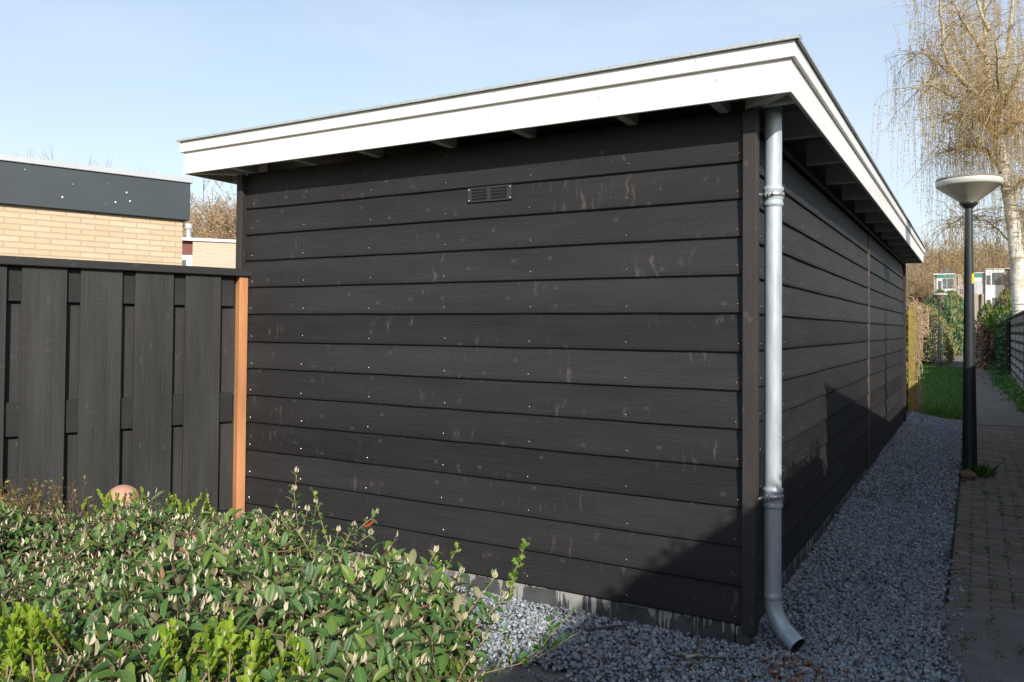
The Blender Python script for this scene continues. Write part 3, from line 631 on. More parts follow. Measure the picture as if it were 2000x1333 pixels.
# ------------------------------------------------------------------ foreground shrubs
M_cot = foliage('dark_shrub_leaf', [(.030, .085, .020), (.055, .13, .030), (.085, .17, .035), (.06, .13, .025), (.16, .24, .04), (.045, .10, .025)], back=(.40, .38, .22), veins=True, rough=.36, trans=.12, spec=.5)
M_cotb = foliage('pale_bud', [(.62, .56, .38), (.72, .66, .47), (.55, .47, .30)], trans=.2, rough=.6)
M_lime = foliage('lime_leaf', [(.15, .27, .025), (.25, .38, .035), (.36, .47, .055), (.18, .30, .03)], trans=.35, rough=.32, veins=False)
M_haw = foliage('hawthorn_leaf', [(.11, .24, .03), (.20, .36, .04), (.33, .44, .06)], trans=.35, rough=.45)
M_haw2 = foliage('hawthorn_leaf_low', [(.05, .15, .03), (.09, .22, .04)], trans=.3, rough=.45)
M_stem = flat('red_brown_stem', (.17, .095, .065), .7, .4, 30)
M_stem2 = flat('tan_stem', (.30, .21, .13), .75, .3, 30)
M_small = foliage('small_rusty_leaf', [(.10, .15, .03), (.22, .24, .05), (.36, .20, .07), (.08, .12, .03)], trans=.25)
POLY = np.array([(-4.0, -2.1), (-3.15, -1.62), (-2.75, -1.38), (-2.3, -1.28), (-1.8, -1.22), (-1.3, -1.30), (-.96, -1.42), (-.58, -1.56), (-.25, -1.72), (-.05, -2.0), (.03, -2.5), (-.4, -3.0), (-1.5, -3.3), (-3.2, -3.0)])
def inside(p, poly=POLY):
    x, y = p[:, 0], p[:, 1]; c = np.zeros(len(p), bool); j = len(poly)-1
    for i in range(len(poly)):
        xi, yi = poly[i]; xj, yj = poly[j]; c ^= ((yi > y) != (yj > y)) & (x < (xj-xi)*(y-yi)/(yj-yi)+xi); j = i
    return c
def edist(p, poly=POLY):
    d = np.full(len(p), 9.)
    for i in range(len(poly)):
        a = poly[i]; b = poly[(i+1) % len(poly)]; ab = b-a; t = np.clip(((p-a)@ab)/(ab@ab), 0, 1); d = np.minimum(d, np.linalg.norm(p-a-t[:, None]*ab, axis=1))
    return d
def topz(p):
    x, y = p[:, 0], p[:, 1]; h = .60+.05*np.sin(x*3.1+1)*np.cos(y*4.3)+.035*np.sin(x*9+y*7)+.03*np.cos(x*15-y*6)
    h = h+.115*np.clip((x+1.75)/.7, 0, 1)+.05*np.clip((-y-1.9)/.4, 0, 1)*np.clip((x+1.2)/.4, 0, 1)
    return h*np.clip(.55+edist(p)*5, .0, 1)+.05*np.clip((-1.4-x)/1.5, 0, 1)*0
def shrub_points(n, over=.02, deep=.22):
    p = np.stack([U(-3.6, .0, n*2), U(-3.2, -1.2, n*2)], 1); p = p[inside(p)]
    z = topz(p)-np.abs(RS.normal(0, deep*.5, len(p)))+U(-.02, .05, len(p))*over/.02
    return np.column_stack([p, np.maximum(z, .04)])
bush = thing('cotoneaster_shrub', 'broad low dark green shrub with cream buds filling the lower left', 'shrub', (-1.6, -2.2, 0))
T = shrub_points(6600); nT = len(T)
ed = edist(T[:, :2]); out = nrm(np.column_stack([T[:, 0]+1.6, T[:, 1]+2.3, np.zeros(nT)]))
tdir = nrm(np.column_stack([U(-1, 1, nT), U(-1, 1, nT), U(.15, 1.0, nT)])+out*np.clip(.5-ed, 0, .5)[:, None]*2)
tl = U(.12, .26, nT); K = 5
base = T-tdir*tl[:, None]; bend = np.column_stack([np.zeros(nT), np.zeros(nT), -tl*.15])
tt = np.linspace(0, 1, K); paths = base[:, None]+tdir[:, None]*(tl[:, None]*tt[None])[:, :, None]+bend[:, None]*((tt*(1-tt))*4)[None, :, None]
twigmesh('twigs', paths, .0026, .0012, M_stem, bush)
LP, LD, LN, LL = [], [], [], []
side0 = nrm(np.cross(tdir, rnd3(nT)))
for k in range(7):
    t = .12+.13*k; pos = base+tdir*(tl*t)[:, None]; a = k*2.4; b2 = np.cross(tdir, side0)
    sd_ = side0*math.cos(a)+b2*math.sin(a); d = nrm(sd_+tdir*.55+np.array([0, 0, -.25])+rnd3(nT)*.25)
    keep = RS.rand(nT) < .85
    LP.append(pos[keep]); LD.append(d[keep]); LN.append((np.array([.1, -.1, 1.])+rnd3(nT)*.42)[keep]); LL.append(U(.027, .056, nT)[keep]*np.where(T[keep, 0] > -1.3, 1.15, 1.0))
LP, LD, LN, LL = map(np.concatenate, (LP, LD, LN, LL))
leafmesh('leaves', LP, LD, LN, LL, LL*U(.34, .50, len(LL)), M_cot, bush)
keep = T[:, 2] > topz(T[:, :2])-.09
bp = np.repeat(T[keep], 3, 0); bd = np.repeat(tdir[keep], 3, 0)*.35+np.array([0, 0, .8])+rnd3(len(bp))*.3
kk = RS.rand(len(bp)) < .32; leafmesh('buds', bp[kk]-nrm(bd[kk])*.002, bd[kk], rnd3(kk.sum()), U(.014, .030, kk.sum()), U(.004, .007, kk.sum()), M_cotb, bush, BUD)
sel = np.where(keep)[0]; rep = sel[RS.rand(len(sel)) < .6]; f_ = U(.35, .95, len(rep)); bp = base[rep]+tdir[rep]*(tl[rep]*f_)[:, None]; bd = tdir[rep]*.3+np.array([0, 0, .9])+rnd3(len(rep))*.35
leafmesh('buds', bp, bd, rnd3(len(bp)), U(.008, .017, len(bp)), U(.0035, .006, len(bp)), M_cotb, bush, BUD)
# woody stems rising from the soil
n = 260; p = shrub_points(n)[:n]; n = len(p); gd = np.column_stack([p[:, 0]*.8-.4+U(-.2, .2, n), p[:, 1]*.8-.5+U(-.2, .2, n), np.zeros(n)]); tt = np.linspace(0, 1, 8)
paths = gd[:, None]*(1-tt)[None, :, None]+p[:, None]*tt[None, :, None]+np.array([0, 0, .16])*np.sin(tt*np.pi)[None, :, None]+RS.normal(0, .008, (n, 8, 3))
twigmesh('stems', paths, .006, .002, M_stem2, bush, 5)
q = RS.choice(len(LP), 420, False); leafmesh('withered_leaves', LP[q]+np.array([0, 0, .012]), rnd3(420)+np.array([0, 0, -.3]), rnd3(420), LL[q]*.9, LL[q]*.36, foliage('withered_leaf', [(.20, .07, .04), (.30, .16, .07), (.14, .08, .04), (.34, .10, .04)], trans=.15, rough=.7), bush)
# inner lower leaves that close the view to the ground
n = 9000; p = np.stack([U(-3.6, 0, n), U(-3.2, -1.2, n)], 1); p = p[inside(p)]; n = len(p)
leafmesh('inner_leaves', np.column_stack([p, topz(p)*U(.15, .85, n)]), np.column_stack([U(-1, 1, n), U(-1, 1, n), U(-.5, .5, n)]), np.column_stack([U(-.6, .6, n), U(-.6, .6, n), np.ones(n)]), U(.04, .065, n), U(.02, .032, n), M_cot, bush)
# long sprays at the right flank and the tall tip above the shrub
def spray(parent, pts, nleaf, size, mat, r=.0028, buds=True, tm=LEAF, wr=.45, stem=None, up=.1):
    pts = np.array(pts, float); tt = np.linspace(0, 1, 14); seg = np.linspace(0, 1, len(pts))
    path = np.stack([np.interp(tt, seg, pts[:, i]) for i in range(3)], 1)
    mb = MB(); mb.tube(path, [r*(1-.6*i/13) for i in range(14)], 6); mb.build('stem', stem or M_stem2, parent)
    t = np.linspace(.12, 1, nleaf); P = np.stack([np.interp(t, tt, path[:, i]) for i in range(3)], 1); d0 = nrm(np.gradient(P, axis=0)); s = nrm(np.cross(d0, np.tile(rnd3(1), (nleaf, 1)))); b = np.cross(d0, s)
    a = np.arange(nleaf)*2.4; sdv = s*np.cos(a)[:, None]+b*np.sin(a)[:, None]; D = nrm(sdv+d0*.6+np.array([0, 0, up])+rnd3(nleaf)*.15)
    Ls = size*U(.7, 1.1, nleaf)*(1-.35*t); leafmesh('leaves', P, D, np.array([0, 0, 1.])+rnd3(nleaf)*.4, Ls, Ls*wr, mat, parent, tm)
    if buds:
        m = 6; bp = np.repeat(path[-1:], m, 0); bd = np.tile(d0[-1:], (m, 1))*.6+np.array([0, 0, .6])+rnd3(m)*.3; leafmesh('buds', bp, bd, rnd3(m), U(.014, .026, m), U(.005, .008, m), M_cotb, parent, BUD)
def sp(px0, py0, px1, py1, d0, d1, **k):
    a = at(px0, py0, d0); b = at(px1, py1, d1); m = (a+b)/2+np.array([0, 0, .015]); return [a, m, b]
for (x0, y0, x1, y1, d0, d1, nl) in [(590, 1120, 574, 960, 2.72, 2.7, 18), (575, 1110, 600, 1000, 2.74, 2.7, 16), (620, 1110, 560, 1010, 2.7, 2.7, 16), (660, 1110, 690, 1030, 2.6, 2.6, 16), (640, 1130, 660, 1040, 2.65, 2.6, 14), (560, 1090, 580, 925, 2.8, 2.75, 15), (600, 1100, 618, 985, 2.8, 2.75, 12), (640, 1100, 735, 1005, 2.75, 2.7, 14), (640, 1120, 722, 1045, 2.7, 2.65, 14), (700, 1180, 775, 1095, 2.5, 2.45, 14), (780, 1230, 850, 1080, 2.3, 2.25, 16), (820, 1260, 900, 1120, 2.2, 2.15, 15), (860, 1290, 965, 1130, 2.1, 2.1, 17),
                            (880, 1300, 985, 1170, 2.05, 2.05, 18), (820, 1333, 905, 1210, 1.95, 1.95, 16), (870, 1380, 945, 1250, 1.9, 1.9, 14), (700, 1320, 770, 1190, 2.0, 2.0, 16), (740, 1260, 800, 1150, 2.2, 2.2, 15), (620, 1250, 700, 1130, 2.2, 2.2, 14), (560, 1220, 640, 1120, 2.4, 2.4, 14), (900, 1330, 965, 1215, 1.95, 1.95, 16)]:
    spray(bush, sp(x0, y0, x1, y1, d0, d1), nl, .05, M_cot, buds=True)
# dark berries
M_berry = flat('blue_black_berry', (.012, .012, .02), .3)
for (x, y, d) in [(702, 1300, 1.9), (712, 1308, 1.88), (690, 1312, 1.9), (650, 1322, 1.85), (618, 1326, 1.85), (636, 1319, 1.86), (855, 1128, 2.2), (574, 1273, 1.9), (345, 1240, 1.9), (362, 1262, 1.9), (722, 1293, 1.9)]:
    mb = MB(); c = at(x, y, d); mb.lathe([(.001, .0055)]+[(.0055*math.sin(a), .0055*math.cos(a)) for a in np.linspace(.4, 2.7, 6)]+[(.001, -.0055)], c, 10); mb.build('berry', M_berry, bush)
# one red leaf and a few orange ones
M_redl = foliage('red_leaf', [(.50, .08, .03), (.58, .13, .04)], trans=.4)
q = np.array([at(708, 1028, 2.68), at(497, 1010, 3.2), at(118, 1262, 1.85), at(472, 1140, 2.3), at(372, 1050, 2.9), at(1100-370, 1015, 2.66)])[:5]
leafmesh('red_leaves', q, np.array([(.8, .5, .35), (.1, .1, -1), (.5, 0, .6), (.3, .6, -.5), (.5, .2, .2)]), rnd3(5), [.05, .042, .032, .026, .03], [.022, .016, .018, .02, .014], M_redl, bush)
# hawthorn-like seedlings with lobed leaves
def haw(name, label, stems, size, mat, n=9):
    r = thing(name, label, 'plant', tuple(at(*stems[0][0])[:2])+(0,))
    for a, b in stems:
        A_, B_ = at(*a), at(*b); m = (A_+B_)/2+rnd3(1)[0]*.01; spray(r, [A_, m, B_], n, size, mat, r=.002, buds=False, tm=LOBE, wr=1.0, stem=M_stem2, up=.45)
    return r
haw('hawthorn_shoot', 'upright lime green lobed shoot tallest at the right end of the shrub', [((990, 1190, 2.45), (1028, 1058, 2.5))], .034, M_haw, 22)
haw('hawthorn_shoot', 'lime green lobed shoots above the shrub in front of the shed plinth', [((840, 1190, 2.45), (893, 1072, 2.45)), ((860, 1150, 2.45), (845, 1082, 2.45)), ((790, 1160, 2.45), (760, 1085, 2.5))], .030, M_haw, 16)
haw('hawthorn_shoot', 'yellow green lobed shoot rising through the middle of the shrub', [((610, 1130, 2.7), (618, 1035, 2.7)), ((600, 1110, 2.75), (540, 985, 2.8)), ((655, 1110, 2.65), (612, 960, 2.75))], .028, M_haw, 16)
haw('hawthorn_seedling', 'low spreading green lobed branch over the gravel right of the shrub', [((930, 1320, 2.3), (1040, 1290, 2.35)), ((1000, 1305, 2.35), (985, 1235, 2.35)), ((1040, 1290, 2.35), (1118, 1195, 2.4)), ((1060, 1270, 2.38), (1075, 1210, 2.4)), ((1050, 1285, 2.36), (1130, 1235, 2.4)), ((960, 1330, 2.3), (970, 1370, 2.25)), ((1010, 1300, 2.35), (1055, 1265, 2.33))], .032, M_haw2, 11)
# lime green privet shoots in front
def lime(name, label, shoots, loc):
    r = thing(name, label, 'shrub', loc); P = []; D = []; Ls = []; path = []
    for (x, y, d, ln, nl) in shoots:
        tip = at(x, y, d); ax = nrm(np.array([random.gauss(0, .28), random.gauss(0, .28), 1.])); ln *= random.uniform(.7, 1.25); b = tip-ax*ln; rt = np.array([loc[0], loc[1], .05]); path.append([rt, rt*.5+(b-ax*.12)*.5, b-ax*.1, b, (b+tip)/2, tip]); s = nrm(np.cross(ax, rnd3(1)[0])); s2 = np.cross(ax, s)
        for k in range(nl):
            t = (k+.5)/nl; p = b+ax*ln*t
            for sg in (0, 1):
                a = k*1.57+sg*math.pi; sdv = s*math.cos(a)+s2*math.sin(a); op = .95-.75*t**1.5; P.append(p); D.append(sdv*op+ax*(.7+.5*t)+rnd3(1)[0]*.12); Ls.append(random.uniform(.017, .033)*(1.0-.25*t)*(ln/.09)**.3)
    P, D = np.array(P), np.array(D); NN = np.array([0, 0, 1.])-D*.2+rnd3(len(P))*.15; Ls = np.array(Ls)
    leafmesh('leaves', P, D, NN, Ls, Ls*.62, M_lime, r, OBO); twigmesh('stems', np.array(path), .0022, .0014, M_stem2, r, 5); return r
sh = []
for k in range(105):
    x = random.choice([random.gauss(50, 55), random.gauss(60, 60), random.gauss(340, 60), random.gauss(455, 35), random.gauss(560, 25), random.uniform(-20, 600)])
    ytop = 1215+random.random()*110-(35 if x < 130 else 0)+max(0, (x-470))*.18; sh.append((x, ytop, random.uniform(1.55, 1.8), random.uniform(.06, .11), 7))
sh += [(433, 1228, 1.75, .11, 8), (350, 1245, 1.75, .11, 8), (507, 1258, 1.7, .10, 8), (398, 1255, 1.7, .11, 8), (290, 1290, 1.65, .10, 7), (45, 1195, 1.85, .10, 8), (85, 1230, 1.8, .1, 8), (130, 1235, 1.8, .1, 7), (160, 1255, 1.75, .1, 7), (20, 1240, 1.75, .1, 8), (590, 1285, 1.7, .07, 6)]
lime('privet_shrub', 'bright lime green leafy shoots along the bottom edge in front of the dark shrub', sh, (-.6, -2.7, 0))
sh = [(random.uniform(160, 420), random.uniform(968, 1000), random.uniform(3.6, 3.9), random.uniform(.07, .11), 7) for k in range(34)]+[(x, y, 3.7, .08, 7) for x, y in ((190, 962), (245, 968), (262, 960), (278, 955), (215, 965), (338, 972))]
lime('privet_shrub', 'small lime green shoots behind the dark shrub before the terracotta dome', sh, (-2.6, -1.35, 0))
# sparse rusty shrub at the far left against the fence
rs = thing('rusty_shrub', 'sparse reddish twiggy shrub against the black fence at far left', 'shrub', (-3.1, -1.5, 0))
n = 240; tip = np.array([at(random.gauss(45, 60), random.uniform(935, 1060), random.uniform(3.5, 3.9)) for k in range(n)]); b = tip+np.column_stack([U(-.12, .12, n), U(-.12, .12, n), -U(.12, .3, n)]); tt = np.linspace(0, 1, 5)
paths = b[:, None]*(1-tt)[None, :, None]+tip[:, None]*tt[None, :, None]+RS.normal(0, .006, (n, 5, 3)); twigmesh('twigs', paths, .002, .001, M_stem, rs)
P = np.concatenate([b+(tip-b)*f for f in (.3, .45, .6, .75, .9, 1)]); m = len(P); leafmesh('leaves', P, rnd3(m)+np.array([0, 0, .4]), rnd3(m), U(.012, .024, m), U(.006, .011, m), M_small, rs)

# ------------------------------------------------------------------ hedges, ivy, conifers
def leafbox(name, label, cat, O, A, la_, wd, h, n, size, mats, core=None, top=0.0, wr=.55, rndtop=.08, tm=QUAD, curve=0.0, group=None, inset=.14):
    O = np.array([O[0], O[1], 0.]); A = nrm(np.array([A[0], A[1], 0.])); B = np.array([-A[1], A[0], 0.])
    if wd < 0: O = O+B*wd; wd = -wd
    r = thing(name, label, cat, O, 0, group)
    P = []; NN = []
    areas = [la_*h, la_*h, wd*h, wd*h, la_*wd]; tot = sum(areas)
    for f in range(5):
        m = int(n*areas[f]/tot); a = U(0, la_, m); b = U(0, wd, m); z = U(.05, h, m)
        if f == 0: b[:] = 0; nn = -B
        elif f == 1: b[:] = wd; nn = B
        elif f == 2: a[:] = 0; nn = -A
        elif f == 3: a[:] = la_; nn = A
        else: z[:] = h; nn = np.array([0, 0, 1.])
        z = z+rndtop*np.sin(a*4.1+b*3)*(z/h); q = 1-curve*(z/h)**2.5
        bb = wd/2+(b-wd/2)*q; aa = la_/2+(a-la_/2)*(1-(1-q)*.5)
        P.append(O+A*aa[:, None]+B*bb[:, None]+np.array([0, 0, 1.])*z[:, None]-nn*np.abs(RS.normal(0, .06, m))[:, None]); NN.append(np.tile(nn, (m, 1)))
    P, NN = np.concatenate(P), np.concatenate(NN); m = len(P)
    D = rnd3(m)+np.array([0, 0, .2 if top == 0 else top])+NN*.3
    mats = mats if isinstance(mats, list) else [mats]; idx = RS.randint(0, len(mats), m)
    for i, mt in enumerate(mats):
        s = idx == i; leafmesh('foliage', P[s], D[s], NN[s]*.7+rnd3(s.sum())*.7, U(size*.6, size*1.3, s.sum()), U(size*.6, size*1.3, s.sum())*wr, mt, r, tm)
    if core:
        mb = MB(); e = inset; mb.obox(O, A, B, e+curve*.8, la_-e-curve*.8, e+curve*wd*.38, wd-e-curve*wd*.38, 0, h-e-curve*.5); mb.build('branches', core, r)
    return r
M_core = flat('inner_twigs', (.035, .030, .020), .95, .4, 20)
M_con = foliage('conifer_green', [(.045, .11, .05), (.08, .17, .075), (.14, .23, .11)], trans=.15, rough=.7)
M_conb = foliage('hedge_olive', [(.18, .22, .07), (.26, .27, .09), (.33, .27, .12)], trans=.15, rough=.7)
M_conr = foliage('hedge_brown', [(.20, .11, .05), (.28, .16, .08)], trans=.1, rough=.8)
M_beech = foliage('beech_brown', [(.22, .12, .09), (.34, .19, .14), (.44, .27, .20)], trans=.15, rough=.7)
M_ivy = foliage('ivy_green', [(.02, .06, .02), (.04, .10, .03), (.07, .14, .04)], trans=.12, rough=.45)
M_yel = foliage('yellow_green', [(.22, .24, .03), (.36, .36, .05), (.16, .22, .04)], trans=.3)
M_weed = foliage('weed_green', [(.06, .16, .03), (.10, .24, .04)], trans=.3)
# off-frame hedge read off its shadow; unseen store added to cast the sloping shadow
leafbox('tall_hedge', 'tall clipped green hedge along the path beside the camera', 'hedge', (2.02, -7.5), (0, 1), 7.25, -.9, 2.27, 34000, .05, M_ivy, M_core, rndtop=.03, inset=.045)
gs = thing('shade_store', 'unseen timber store added across the path to cast the sloping shadow on the shed', 'shed', (2.05, 0, 0))
mb = MB(); P = [(2.05, .05, 0), (4.2, .05, 0), (4.2, 4.75, 0), (2.05, 4.75, 0), (2.05, .05, 2.58), (4.2, .05, 2.58), (4.2, 4.75, 1.86), (2.05, 4.75, 1.86)]; mb.hexa(P); mb.build('wall', M_slat, gs)
mb = MB(); P = [(2.0, .0, 2.60), (4.25, .0, 2.60), (4.25, 4.8, 1.875), (2.0, 4.8, 1.875), (2.0, .0, 2.64), (4.25, .0, 2.64), (4.25, 4.8, 1.915), (2.0, 4.8, 1.915)]; mb.hexa(P); mb.build('roof', M_felt, gs)
# slatted fence along the right of the path
def slatfence(name, label, y0, y1, h, step, n=9):
    r = thing(name, label, 'fence', (1.74, y0, 0)); y = y0
    while y < y1-.01:
        ye = min(y+1.8, y1); mb = MB(); dz = h/n
        for k in range(n): mb.box(1.735, 1.755, y+.05, ye-.02, .05+k*dz, .05+k*dz+dz*.62)
        for k in range(n-1): mb.box(1.785, 1.803, y+.05, ye-.02, .05+k*dz+dz*.40, .05+k*dz+dz*1.20)
        mb.box(1.757, 1.783, y+.45, y+.52, .05, h); mb.box(1.757, 1.783, y+1.2, y+1.27, .05, h)
        mb.build('slat_panel', M_slat, r, 0); mb = MB(); mb.box(1.725, 1.81, y-.04, y+.045, 0, h+.04); mb.build('post', M_slatp, r, .004); y += 1.8
    mb = MB(); mb.box(1.71, 1.83, y0-.04, y1, h+.041, h+.075); mb.build('cap_rail', M_slatp, r)
slatfence('slat_fence', 'lower slatted timber fence between the added store and the taller fence', 4.85, 8.45, 1.60, 0)
slatfence('slat_fence', 'grey horizontal slat fence along the right side of the path', 8.5, 24.7, 1.80, 0)
# ivy, beech hedge, conifers beyond
leafbox('ivy_screen', 'dark green ivy mass at the far end of the slat fence', 'ivy', (1.50, 22.5), (0, 1), 8.5, -.5, 1.85, 9000, .10, M_ivy, M_core, rndtop=.1)
leafbox('beech_hedge', 'reddish brown beech hedge at the path bend beside the ivy', 'hedge', (1.0, 32.0), (0, 1), 8, -.62, 1.72, 12000, .10, M_beech, M_core, rndtop=.04)
n = 2600; wy = U(13.2, 32, n); wx = 1.70-np.abs(RS.normal(0, .13, n))*np.clip((wy-12)/7, .4, 1.4); wz = np.abs(RS.normal(0, .14, n))
tag(leafmesh('ground_cover', np.column_stack([wx, wy, wz]), rnd3(n)+np.array([0, 0, .5]), rnd3(n), U(.05, .11, n), U(.03, .06, n), M_weed, tm=QUAD), 'bright green weeds along the foot of the slat fence', 'weeds', kind='stuff')
def cone(name, label, p, rad, h, n, size, mats, shape=1.0, cat='conifer', z0=.05):
    r = thing(name, label, cat, (p[0], p[1], 0)); t = U(0, 1, n); prof = np.where(t < .25, .75+t, 1.0*(1-((t-.25)/.75)**(2.2*shape))+.02); a = U(0, 2*np.pi, n); lump = 1+.14*np.sin(a*5+t*9)+.08*np.sin(a*11)
    rr_ = rad*prof*lump*U(.82, 1.04, n); P = np.column_stack([p[0]+rr_*np.cos(a), p[1]+rr_*np.sin(a), z0+t*(h-z0)]); OUT = np.column_stack([np.cos(a), np.sin(a), np.full(n, .3)])
    mats = mats if isinstance(mats, list) else [mats]; idx = RS.randint(0, len(mats), n)
    for i, mt in enumerate(mats):
        s = idx == i; m = s.sum(); leafmesh('crown', P[s], OUT[s]*.5+np.array([0, 0, .9])+rnd3(m)*.5, OUT[s]+rnd3(m)*.6, U(size*.6, size*1.4, m), U(size*.25, size*.5, m), mt, r, QUAD)
    mb = MB(); mb.lathe([(rad*.6, z0), (rad*.78, h*.2), (rad*.66, h*.5), (rad*.4, h*.75), (.01, h*.93)], (p[0], p[1], 0), 16); mb.tube([(p[0], p[1], -.1), (p[0], p[1], h*.4)], .05, 8); mb.build('trunk', M_core, r); return r
H = lambda px, py, d: tuple(at(px, py, d)[:2])
q0 = at(1812, 700, 36)
hA = nrm(at(1842, 690, 47)-at(1826, 700, 36))
leafbox('conifer_hedge', 'rounded olive brown clipped hedge behind the lawn and dead vines', 'hedge', H(1856, 700, 34.6), (hA[0], hA[1]), 10, 3.6, 2.55, 26000, .11, [M_conb, M_conb, M_con, M_conr, M_conb], M_core, curve=.45, tm=QUAD)
for i, (px, d, rd, hh, lb_) in enumerate([(1838, 48, .85, 3.7, 'blue green conifer just behind the far lamp head'), (1858, 50, .9, 3.75, 'tall blue green conifer at the right end of the clipped hedge'), (1822, 50, .8, 3.4, 'green conifer on the left behind the clipped hedge'), (1866, 55, .75, 3.4, 'dark conifer at the path bend behind the clipped hedge')]):
    cone('conifer', lb_, H(px, 690, d), rd*1.15, hh, 3600, .30, [M_con, M_con, M_conb], 1.5)
cone('conifer', 'brownish green columnar conifer in front of the white house', H(1966, 700, 30), .42, 2.95, 2600, .16, [M_con, M_conb, M_conr], 1.8)
cone('round_shrub', 'round dark green clipped shrub before the white house', H(1930, 700, 33), .50, 2.55, 2200, .14, [M_con, M_conb], 1.6, 'shrub')
cone('golden_shrub', 'yellow leaved shrub spilling over the slat fence', H(1962, 700, 27.5), .55, 2.25, 2200, .12, [M_yel, M_weed, M_ivy], 1.4, 'shrub', 1.4)
cone('golden_shrub', 'small yellow green shrub beside the birch trunk above the fence', H(1982, 700, 26), .40, 2.35, 1500, .12, [M_yel, M_weed], 1.4, 'shrub', 1.4)
# dead vine heap behind the shed end
dv = thing('vine_heap', 'tangle of dry tan vines and ivy behind the far shed corner', 'climbing plant', (-.3, 11.5, 0))
n = 1500; c0 = np.column_stack([U(-1.1, -.02, n), U(11.3, 12.6, n), U(.1, 1.85, n)]); c0[:, 0] += .12*(c0[:, 2] > 1.5)
kk = RS.rand(n) < .45; c0[kk, 2] = U(1.5, 1.95, kk.sum())
st = rnd3(n)*np.array([.25, .25, .2]); K = 7; paths = np.zeros((n, K, 3)); paths[:, 0] = c0
vel = st.copy()
for k in range(1, K): vel = vel*.8+RS.normal(0, .05, (n, 3))+np.array([0.012, 0, -.035]); paths[:, k] = paths[:, k-1]+vel*.55
paths[:, :, 2] = np.clip(paths[:, :, 2], .02, 2.15); paths[:, :, 0] = np.clip(paths[:, :, 0], -1.3, np.where(paths[:, :, 2] < 1.35, U(-.10, .13, n)[:, None], U(.05, .24, n)[:, None])); paths[:, :, 1] = np.clip(paths[:, :, 1], 11.2, 13)
twigmesh('vines', paths, .008, .004, M_vine, dv, 4)
n = 3600; leafmesh('ivy_leaves', np.column_stack([U(-1.1, -.02, n), U(11.25, 12.6, n), U(.05, 1.9, n)]), rnd3(n), rnd3(n), U(.04, .08, n), U(.03, .06, n), M_ivy, dv, QUAD)
mb = MB(); mb.box(-1.1, -.12, 11.3, 12.3, 0, 1.75); mb.build('branches', M_core, dv)
vp = thing('timber_post', 'yellowish mossy square timber post in front of the dry vines', 'post', (.0, 11.12, 0))
mb = MB(); mb.box(-.055, .045, 11.07, 11.17, -.1, 1.86); o = mb.build('post', M_ypost, vp, .005)
n = 90; P = np.column_stack([RS.normal(.02, .12, n), RS.normal(10.98, .08, n), np.full(n, .02)]); tag(leafmesh('dead_leaf_pile', P, rnd3(n)*np.array([1, 1, .5]), rnd3(n)+np.array([0, 0, 1]), U(.05, .09, n), U(.03, .05, n), M_dead), 'dead leaves heaped at the foot of the timber post', 'fallen leaves', kind='stuff')

# ------------------------------------------------------------------ far houses
FB = at(1900, 648, 60)-CAM; FB[2] = 0; FB = nrm(FB); FA = np.array([FB[1], -FB[0], 0.]); S = 60/1569.; SX = .0330; FO = at(1900, 648, 60)-FA*SX*78
frz = math.atan2(FA[1], FA[0])
def fx(px): return (px-1822)*SX
def fz(py): return 1.447+(648-py)*S
def fpart(name, mat, root, x0, x1, y0, y1, dep, thick=.1, ox=0): # pixel-measured elevation, dep = metres behind the facade plane
    mb = MB(); mb.box(fx(x0)-ox, fx(x1)-ox, dep, dep+thick, fz(y1), fz(y0)); return local(mb.build(name, mat, root))
def house(name, label, x0, ox_px=None):
    p = FO+FA*fx(x0); return thing(name, label, 'house', (p[0], p[1], 0), frz), fx(x0)
h1, ox = house('terraced_house', 'beige terraced house with green roof band left of the lamp pole', 1822)
fpart('wall', M_brick3, h1, 1822, 1882, 535, 700, .12, 8, ox); fpart('roof_band', M_green, h1, 1828, 1863, 535.5, 541.5, .0, .11, ox); fpart('roof_trim', M_paint, h1, 1821, 1866, 533, 535, -.05, 8.2, ox)
wf = fpart('window_frame', M_paint, h1, 1828, 1863, 541.5, 577, .04, .07, ox)
fpart('pane', M_glass, h1, 1831, 1838, 547, 565, .02, .015, ox); fpart('pane', M_glass, h1, 1840.5, 1862.5, 543, 563, .02, .015, ox); fpart('mullion', M_paint, h1, 1848.5, 1849.3, 543, 563, .0, .018, ox)
fpart('drainpipe', M_coping, h1, 1871.5, 1873, 536, 576, .0, .1, ox)
mb = MB(); mb.hexa([(fx(1834), .6, fz(533)+.02), (fx(1862), .6, fz(533)+.02), (fx(1862), 2.2, fz(533)+.02), (fx(1834), 2.2, fz(533)+.02), (fx(1836), .7, fz(533)+.10), (fx(1860), .7, fz(533)+.10), (fx(1860), 2.2, fz(533)+.4), (fx(1836), 2.2, fz(533)+.4)]); local(mb.build('solar_panel', M_panel, h1))
h2, ox = house('terraced_house', 'terraced house with green band and balcony hidden partly by the lamp pole', 1882)
fpart('wall', M_brick3, h2, 1882.1, 1924, 534, 700, .12, 8, ox); fpart('roof_band', M_green, h2, 1882.5, 1920, 535, 541.5, .0, .11, ox); fpart('roof_trim', M_paint, h2, 1882.3, 1922, 532.5, 534, -.05, 8, ox)
fpart('window_frame', M_paint, h2, 1883, 1919, 541.8, 576, .05, .06, ox); fpart('pane', M_glass, h2, 1885, 1897, 544, 574, .02, .02, ox); fpart('curtain', M_coping, h2, 1904, 1918, 548, 575, .03, .015, ox)
fpart('pane', M_glass, h2, 1874, 1881, 564, 575, .02, .02, ox)
gr = thing('garage_block', 'low beige brick garage block below the balcony', 'building', tuple((FO+FA*fx(1840)-FB*3)[:2])+(0,), frz); ox = fx(1840)
mb = MB(); mb.box(0, fx(1921)-ox, .4, 3.0, 0, fz(577)); local(mb.build('wall', M_brick3, gr))
